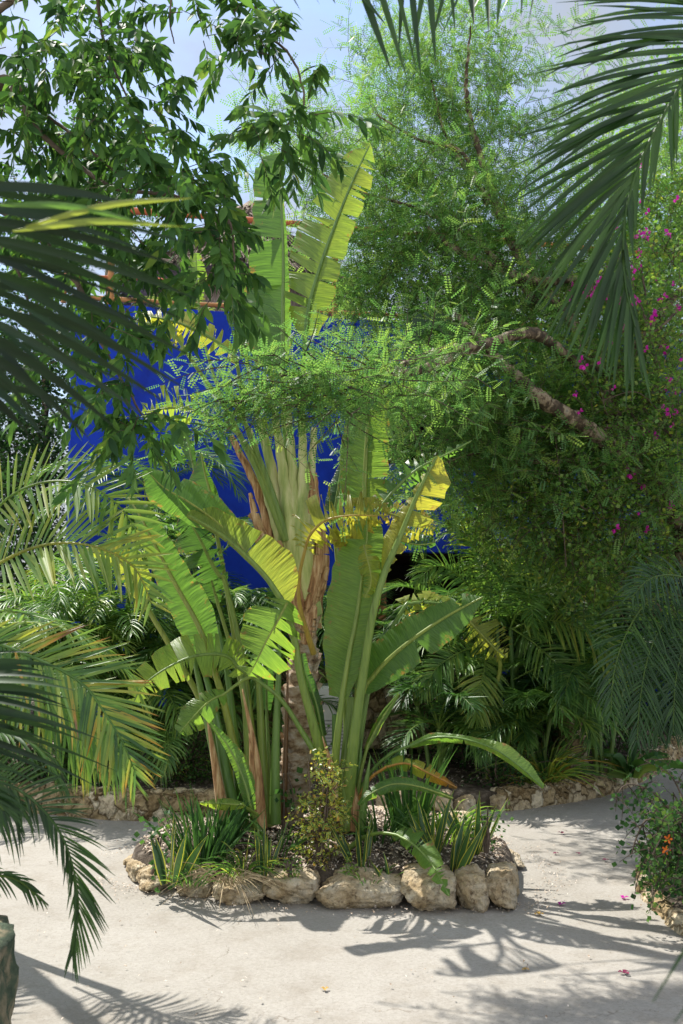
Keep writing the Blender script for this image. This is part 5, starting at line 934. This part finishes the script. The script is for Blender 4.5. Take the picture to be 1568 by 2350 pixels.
clump('spiky dry grass plant left of the stone pillar', bgp(1245, 8.6), 170, .62, .012, .55, 51, ML, .10, .8, .5, agej=.2, name='spider_grass')
clump('second spiky grass plant lower beside the curved wall', bgp(1215, 8.35), 90, .36, .010, .6, 52, ML, .08, .9, .6, agej=.2, name='spider_grass')
clump('broad-leaved bird nest plant right of the stone pillar', bgp(1435, 9.0), 14, .55, .09, .30, 53, MGL, .06, .8, .45, name='bird_nest_plant', agej=.05)
clump('small broad-leaved plant at the foot of the wall end', bgp(1440, 8.9), 10, .3, .07, .55, 54, ML, .06, 1, .6, name='broadleaf_plant', agej=.05)
clump('brown withered fern on the left bank', bgp(395, 8.6, .05), 60, .35, .012, .8, 55, ML, .1, .8, .6, name='fern', agej=.15)
# shrub bed at right, drooping dark sprays
base = gnd(1560, 2020); rs = thing('shrub', 'dark glossy shrub with drooping sprays at the right edge of the path', 'shrub', base)
m = M(); ml = M(); mb = M()
for k, P in enumerate([[(1600, 2050, 5.5), (1560, 1900, 5.4), (1500, 1820, 5.3), (1440, 1800, 5.3), (1412, 1830, 5.3)], [(1600, 2050, 5.6), (1580, 1880, 5.5), (1540, 1780, 5.5), (1480, 1745, 5.5)], [(1600, 2050, 5.4), (1540, 1930, 5.3), (1490, 1880, 5.2), (1462, 1920, 5.2), (1450, 1960, 5.2)],
                       [(1610, 2050, 5.5), (1600, 1850, 5.5), (1590, 1740, 5.5)], [(1600, 2060, 5.4), (1560, 1960, 5.2), (1510, 1920, 5.1), (1480, 1980, 5.1)]]):
    C = curve(A(*P), 30); tube(m, C, [.010, .003], 6); j = rng.integers(8, 30, 26); d = nrm(rng.normal(size=(26, 3)) * (1, 1, .6) - Z * .2)
    twigs(ml, mb, C[j], d, .14, 7, .062, .14, droop=.5, hang=.5, up=.5, agej=.05)
o = np.stack([rng.uniform(1490, 1640, 230), rng.uniform(1860, 2050, 230)], 1); o = np.array([at(x, y, rng.uniform(4.9, 5.9)) for x, y in o]); o = o[o[:, 2] > .02]
twigs(ml, mb, o, rdir(len(o), .4), .12, 8, .055, .30, agej=.12)
m.build('stem', MTWIG, rs); mb.build('twigs', MTWIG, rs); ml.build('foliage', MGL, rs)
for k, (x, y) in enumerate([(1533, 1925), (1528, 1950)]):
    c = at(x, y, 5.1); mm = M(); 
    for j in range(5): d = np.array((math.cos(j * 1.26), -.3, math.sin(j * 1.26))); strips(mm, np.stack([c, c + d * .015, c + d * .024])[None], (nrm(np.cross(d, (0, -1, .2))) * .006 * np.array([[.3], [1], [.4]]))[None])
    mm.build('flower', flat_mat('orange_petal', (.7, .16, .02)), rs)
bush('bright small-leaved shrub at the right edge behind the drooping sprays', gnd(1600, 1960) + Z * .03, .28, .42, 200, .045, .46, 61, 'shrub', 'shrub', ML, stem=7, L=.12)
# ---------------------------------------------------------------- trees
def crown_pts(blobs):
    P = []; D_ = []
    for (x, y, rx, ry, d, rd, n) in blobs:
        c = at(x, y, d); s = d / 2285; u = rdir(n); f = rng.uniform(0, 1, (n, 1)) ** (1 / 2.2)
        o = u * f * np.array((rx * s, rd, ry * s)); P.append(c + o); D_.append(nrm(o / np.array((rx * s, rd, ry * s)) + rng.normal(size=(n, 3)) * .5 + Z * .05))
    return np.vstack(P), np.vstack(D_)
def limb(root, pts, r, mt=None, name='branch', k=10, rough=.03):
    Q = curve(A(*pts), 12 * len(pts)); Q = Q + rng.normal(size=Q.shape) * np.mean(r) * .12; m = M(); tube(m, Q, r, k, rough=rough); o = m.build(name, mt or MBARK, root); return o
def tree(label, base, blobs, limbs, ls, age, V=LEAF, Q=LEAFQ, T=LEAFT, L=.35, nl=9, mt=None, name='tree', droop=.15, up=.9, agej=.05, hang=0, spread=1., tr=.003, bark=None, whorl=0):
    t = thing(name, label, 'tree', base)
    for k, (pts, r) in enumerate(limbs): limb(t, pts, r, bark, 'trunk' if k == 0 else 'branch')
    ml, mb = M(), M(); o, d = crown_pts(blobs); twigs(ml, mb, o, d, L * rng.uniform(.6, 1.2, len(o)), nl, ls, age, V, Q, T, droop, spread, up, agej, hang, tr, whorl)
    ml.build('crown', mt or ML, t); mb.build('twigs', MTWIG, t); return t
# feathery tree over the path
tb = at(1640, 1700, 8.6) * (1, 1, 0)
ft = tree('large feathery-leaved tree with mottled bark leaning in from the right', tb,
    [(880, 300, 160, 180, 9.2, .7, 150), (1010, 140, 150, 150, 9.4, .7, 150), (1060, 380, 180, 170, 9.2, .8, 170), (930, 520, 170, 140, 9, .8, 150), (620, 320, 95, 60, 8.8, .4, 30), (700, 400, 120, 90, 8.8, .5, 50), 
     (1010, 640, 210, 130, 8.8, .8, 200), (900, 640, 120, 100, 8.9, .6, 90), (1180, 580, 150, 150, 8.6, .8, 130), (1280, 720, 170, 150, 8.5, .8, 150), (1380, 560, 150, 170, 8.8, .8, 110), (1520, 350, 130, 180, 9, .8, 130), (1500, 620, 140, 150, 8.8, .8, 110), (1340, 130, 110, 90, 9.4, .5, 26), (1150, 260, 80, 100, 9.2, .4, 36),
     (1010, 880, 150, 70, 7.6, .4, 60), (1140, 960, 170, 110, 7.8, .6, 150), (1300, 960, 170, 150, 8.2, .7, 150), (1090, 790, 110, 50, 7.8, .4, 26), (1450, 880, 150, 150, 8.4, .7, 110), (1330, 1130, 180, 110, 8.0, .6, 110), (1000, 1020, 110, 80, 7.8, .5, 70), (1500, 1120, 110, 120, 8, .6, 70)],
    [([(1660, 1880, 8.15), (1620, 1500, 8.05), (1590, 1290, 7.95), (1555, 1190, 7.90), (1500, 1120, 7.85), (1460, 1085, 7.80)], [.17, .14, .12, .11, .09]),
     ([(1470, 1095, 7.80), (1420, 1040, 7.70), (1350, 985, 7.55), (1290, 945, 7.45), (1230, 905, 7.35), (1170, 850, 7.45), (1100, 780, 7.45), (1045, 715, 7.55)], [.075, .07, .06, .05, .035, .02]),
     ([(1465, 1085, 7.80), (1435, 1020, 7.85), (1405, 950, 7.90), (1385, 880, 7.95), (1340, 850, 7.95)], [.075, .07, .06, .04]),
     ([(1385, 880, 7.95), (1330, 760, 8.05), (1270, 690, 8.15), (1200, 600, 8.25), (1140, 475, 8.55), (1100, 350, 8.65), (1070, 210, 8.75), (1080, 60, 8.75)], [.06, .05, .045, .04, .03, .02, .008]),
     ([(1150, 490, 8.55), (1080, 400, 8.65), (1020, 300, 8.75), (990, 180, 8.75)], [.03, .02, .008]), ([(1330, 640, 8.05), (1230, 645, 8.05), (1140, 615, 8.25), (1060, 580, 8.25), (980, 520, 8.25)], [.035, .04, .03, .015]),
     ([(1568, 660, 8.05), (1500, 740, 7.95), (1440, 830, 7.95), (1390, 900, 7.95)], [.03, .04, .05]), ([(1370, 880, 7.9), (1290, 805, 7.6), (1215, 765, 7.3), (1110, 790, 7.00), (1010, 805, 6.70), (930, 835, 6.45), (870, 865, 6.30), (700, 900, 6.00), (560, 925, 5.90)], [.035, .035, .045, .035, .028, .02, .015, .01, .004]),
     ([(1110, 790, 7.00), (1010, 830, 6.80), (960, 850, 6.70), (880, 860, 6.40)], [.03, .035, .012]), ([(1120, 470, 8.55), (1060, 350, 8.55), (960, 320, 8.55), (860, 260, 8.65)], [.022, .015, .006]), ([(1240, 700, 8.15), (1100, 560, 8.45), (960, 480, 8.45), (800, 430, 8.55), (660, 350, 8.45)], [.03, .02, .012, .004]),
     ([(1000, 1070, 7.65), (1100, 1040, 7.75), (1230, 1060, 7.65), (1400, 1050, 7.75)], [.006, .014, .02]), ([(870, 865, 6.30), (760, 850, 6.10), (660, 860, 6.00)], [.012, .004]), ([(800, 885, 6.20), (720, 940, 6.10), (620, 960, 6.00)], [.008, .003])],
    .135, .49, PV, PQ, PT, L=.6, nl=14, mt=MF, name='feathery_tree', droop=.18, up=1.5, agej=.045, spread=1.1, tr=.0025)
# its lowest sunlit bough, in front of the travellers palm
ml, mb = M(), M(); o, d = crown_pts([(690, 880, 150, 42, 5.35, .2, 58), (830, 860, 110, 50, 5.5, .2, 44), (560, 920, 60, 46, 5.3, .15, 18), (750, 940, 110, 36, 5.4, .18, 22), (940, 820, 100, 45, 6.0, .25, 30), (890, 900, 80, 45, 5.7, .2, 20), (520, 965, 36, 20, 5.3, .12, 5), (630, 840, 110, 20, 5.3, .2, 10)])
d = nrm(d * (1, .7, .35) + np.array((-.5, 0, -.05))); twigs(ml, mb, o, d, .38 * rng.uniform(.5, 1.1, len(o)), 14, .095, .48, PV, PQ, PT, .12, 1.1, 1.8, .045)
ml.build('low_bough_foliage', MF, ft); mb.build('twigs', MTWIG, ft)
# pointed-leaf tree at upper left
lb = at(-420, 1500, 7.2) * (1, 1, 0)
tree('near broadleaf tree with drooping pointed glossy leaves filling the upper left', lb,
    [(110, 120, 170, 140, 4.6, .6, 44), (290, 110, 100, 110, 4.6, .5, 22), (240, 250, 170, 120, 4.5, .5, 36), (80, 330, 150, 130, 4.6, .6, 36), (550, 80, 50, 70, 4.4, .3, 8), (430, 40, 80, 50, 4.5, .3, 7), (645, 120, 40, 70, 4.3, .2, 8), (360, 330, 70, 60, 4.4, .4, 10), (320, 420, 130, 80, 4.4, .4, 24), (425, 430, 70, 80, 4.3, .3, 15),
     (500, 530, 40, 90, 4.2, .2, 17), (500, 640, 38, 55, 4.2, .15, 10), (655, 285, 55, 28, 4.2, .15, 9), (700, 265, 26, 30, 4.2, .1, 4), (605, 330, 35, 28, 4.2, .12, 5), (200, 560, 160, 110, 4.5, .5, 22), (60, 600, 110, 160, 4.6, .5, 18), (300, 660, 90, 60, 4.3, .3, 8), (140, 800, 90, 90, 4.4, .3, 8), (270, 880, 70, 80, 4.3, .25, 9), (330, 970, 60, 40, 4.3, .2, 10), (350, 1010, 40, 22, 4.3, .15, 4), (240, 760, 70, 60, 4.3, .2, 6)],
    [([(-420, 2050, 7.2), (-400, 1700, 7.0), (-330, 1100, 6.2), (-230, 640, 5.2), (-100, 350, 4.8), (0, 180, 4.7)], [.12, .10, .08, .05, .03]),
     ([(-230, 640, 4.8), (-60, 480, 4.7), (60, 520, 4.6), (170, 640, 4.5), (240, 800, 4.4), (330, 960, 4.3)], [.03, .022, .016, .010, .004]), ([(-100, 350, 4.8), (0, 180, 4.6), (100, 260, 4.6), (180, 320, 4.5), (280, 410, 4.4)], [.02, .014, .008, .004]), ([(20, 190, 4.6), (90, 300, 4.5), (170, 370, 4.5), (260, 430, 4.4), (400, 450, 4.3), (520, 500, 4.25), (540, 620, 4.2)], [.014, .012, .01, .007, .004]),
     ([(-200, 300, 4.8), (0, 20, 4.7), (220, -30, 4.6), (400, -60, 4.5), (560, -40, 4.4), (600, 60, 4.4), (660, 120, 4.3), (690, 180, 4.25), (695, 250, 4.2), (640, 300, 4.2)], [.03, .02, .014, .010, .006, .004]), ([(220, -30, 4.6), (240, 100, 4.6), (290, 220, 4.5), (330, 320, 4.45)], [.01, .006, .003]), ([(400, -60, 4.5), (390, 40, 4.5), (400, 100, 4.5)], [.006, .003]),
     ([(60, 520, 4.6), (160, 470, 4.5), (240, 470, 4.4), (330, 560, 4.4)], [.010, .006, .003]), ([(-60, 480, 4.7), (40, 620, 4.6), (80, 760, 4.6)], [.012, .005])],
    .100, .28, OV, OQ, OT, L=.25, nl=17, mt=MGL, name='broadleaf_tree', droop=.45, up=.5, agej=.09, hang=1.0, spread=.9, tr=.0022, bark=MTWIG, whorl=1.3)
# bougainvillea thicket at right
bgv = at(1500, 1400, 8.8) * (1, 1, 0); tv = tree('bougainvillea thicket with magenta flowers and tangled bare stems at the right', bgv,
    [(1480, 700, 130, 150, 7.7, .5, 200), (1540, 900, 90, 200, 7.6, .5, 220), (1400, 1000, 150, 130, 7.8, .4, 200), (1330, 880, 130, 130, 7.9, .4, 150), (1520, 1150, 130, 130, 7.7, .4, 200), (1320, 1180, 160, 120, 7.8, .5, 260), (1450, 1280, 180, 120, 8.0, .5, 280), (1180, 1080, 120, 100, 8.1, .5, 180), (1200, 1180, 130, 90, 8.2, .5, 170), (1350, 680, 90, 80, 8.6, .4, 90), (1530, 500, 70, 120, 8.4, .4, 90)],
    [([(1660, 1850, 8.25), (1610, 1400, 8.15), (1540, 1100, 8.05), (1500, 800, 7.85), (1470, 600, 7.85)], [.04, .03, .02, .006]), ([(1540, 1200, 8.05), (1480, 1000, 7.95), (1400, 900, 7.95), (1320, 880, 7.95)], [.014, .01, .004]), ([(1520, 1400, 8.05), (1360, 1250, 8.05), (1200, 1200, 8.15), (1110, 1180, 8.45)], [.016, .01, .004]),
     ([(1540, 1000, 7.85), (1480, 930, 7.65), (1568, 860, 7.55)], [.01, .008, .006]), ([(1520, 950, 7.65), (1460, 900, 7.55), (1380, 920, 7.55)], [.006, .003]), ([(1270, 960, 7.65), (1285, 1100, 7.55), (1300, 1300, 7.55)], [.004, .004]), ([(1568, 700, 7.65), (1500, 760, 7.55), (1470, 700, 7.55), (1430, 660, 7.55)], [.012, .01, .004])],
    .075, .46, L=.24, nl=9, mt=ML, name='bougainvillea', agej=.10, droop=.25, bark=MTWIG)
rb = np.random.default_rng(5)
FP = [(1452, 638), (1470, 575), (1440, 600), (1330, 670), (1345, 678), (1360, 665), (1395, 690), (1318, 675), (1505, 640), (1480, 800), (1545, 940), (1538, 945), (1528, 935), (1480, 990), (1500, 1000), (1455, 1000), (1443, 1190), (1468, 1174), (1407, 889), (1323, 902), (1490, 735), (1520, 680), (1460, 690), (1400, 640), (1550, 455), (1430, 560), (1470, 355), (1478, 380), (1375, 640), (1378, 690)]
FP += [(rb.normal(1470, 70), rb.normal(640, 90)) for _ in range(26)] + [(rb.normal(1350, 32), rb.normal(672, 16)) for _ in range(18)] + [(rb.uniform(1330, 1568), rb.uniform(720, 1250)) for _ in range(24)]
f0 = None
for k, (x, y) in enumerate(FP):
    p = at(x, y, 7.5 + .25 * rb.uniform(-1, 1)) 
    if f0 is None:
        m = M()
        for j in range(7):
            dd_ = nrm(rb.normal(size=3) + (0, -.6, .2)); s_ = nrm(np.cross(dd_, rb.normal(size=3))) * .014
            strips(m, (p + dd_ * .014 + np.stack([dd_ * 0, dd_ * .018, dd_ * .036]))[None], (s_ * np.array([[.3], [1.1], [.2]]))[None])
        f0 = m.build('flower', MMAG, tv); fp = p; o_ = f0
    else:
        o_ = f0.copy(); COL.objects.link(o_); o_.parent = tv
    e = rb.uniform(0, 6.28); c_, s2 = math.cos(e), math.sin(e); v = fp - np.array(tv['_o']); sc_ = rb.uniform(.4, 1.05)
    rot = np.array((v[0] * c_ - v[1] * s2, v[0] * s2 + v[1] * c_, v[2])) * sc_; o_.rotation_euler = (0, 0, e); o_.scale = (sc_,) * 3; o_.location = [float(t) for t in (p - np.array(tv['_o']) - rot)]
# trees and hedges further back
tree('dark dense small-leaved tree under the feathery canopy at centre right', at(1100, 1400, 10.6) * (1, 1, 0), [(1040, 680, 190, 140, 10.5, .6, 230), (1180, 900, 230, 170, 10.6, .5, 230), (960, 900, 120, 150, 10.7, .4, 110), (1250, 1120, 220, 130, 10.4, .5, 220), (1450, 1250, 200, 140, 10.4, .5, 200), (1060, 1120, 120, 70, 10.6, .4, 70)],
     [([(1130, 1850, 10.7), (1120, 1400, 10.7), (1100, 1000, 10.7), (1060, 700, 10.7)], [.12, .1, .07, .03]), ([(1110, 1050, 10.7), (1200, 900, 10.6), (1270, 780, 10.5)], [.05, .02])], .10, .38, L=.34, nl=10, agej=.07)
tree('tall dark tree with sky showing through at the left edge behind the blue house', at(95, 1400, 13) * (1, 1, 0), [(40, 900, 120, 170, 13, .8, 240), (90, 760, 110, 120, 13, .8, 170), (-60, 1000, 100, 150, 13, .8, 120), (10, 620, 160, 120, 13, .8, 150), (110, 520, 110, 100, 13, .8, 110)],
     [([(108, 1850, 13), (105, 1000, 13), (98, 820, 13), (80, 640, 13)], [.09, .075, .05, .02])], .13, .16, L=.4, nl=11, agej=.05, mt=MGL)
tree('round dark green tree behind the red pole at upper left', at(240, 1400, 15) * (1, 1, 0), [(270, 370, 110, 90, 15, 1, 170), (180, 420, 110, 100, 15, 1, 160), (330, 440, 70, 60, 15, .8, 70), (240, 520, 120, 60, 15, .8, 90)],
     [([(250, 1800, 15), (250, 900, 15), (250, 500, 15)], [.12, .1, .04])], .13, .22, L=.4, nl=11, agej=.05)
tree('hazy bright tree beyond the right palms and bougainvillea', at(1480, 1400, 14) * (1, 1, 0), [(1420, 420, 110, 120, 13, 1, 90), (1540, 620, 120, 200, 13, 1, 240), (1330, 820, 180, 160, 12.5, .7, 170), (1500, 950, 200, 220, 12.5, .7, 220), (1640, 400, 120, 260, 13, 1, 160), (1520, 240, 80, 90, 13.5, .8, 60), (1180, 760, 140, 120, 12.5, .8, 150)],
     [([(1480, 1850, 14), (1490, 1200, 14), (1470, 700, 14), (1450, 450, 14)], [.15, .12, .08, .03])], .13, .42, L=.45, nl=11, agej=.06)
tree('shadowy tree closing the view behind the end of the path', at(1560, 1400, 12.5) * (1, 1, 0), [(1500, 1430, 260, 180, 12.2, .7, 420), (1620, 1600, 200, 160, 12.2, .7, 300), (1330, 1500, 160, 150, 12, .6, 200), (1700, 1300, 150, 300, 12.2, .6, 200), (1480, 1680, 160, 60, 12.3, .4, 120), (1000, 1500, 0, 0, 12, 0, 1)],
     [([(1560, 1850, 12.5), (1560, 1300, 12.5)], [.12, .08])], .12, .22, L=.4, nl=10, mt=MGL)
tree('dark hedge tree beyond the far left of the blue house', at(-40, 1400, 12) * (1, 1, 0), [(-20, 1250, 130, 160, 12, .6, 300), (-40, 1500, 160, 160, 12, .6, 300), (70, 1080, 80, 130, 12.4, .4, 260), (60, 1300, 100, 130, 12.3, .4, 260), (-60, 1050, 100, 120, 12.4, .4, 160)],
     [([(-40, 1850, 12), (-40, 1300, 12)], [.1, .07])], .12, .2, L=.4, nl=10, mt=MGL)
# tall palm behind the parapet greenery on the roof
areca('yellowish potted palm on the roof terrace behind the rail', bp_(1.3, 5.085, .8), 3, .1, 5, .7, 400, .6, ll=.2, spread=.08)
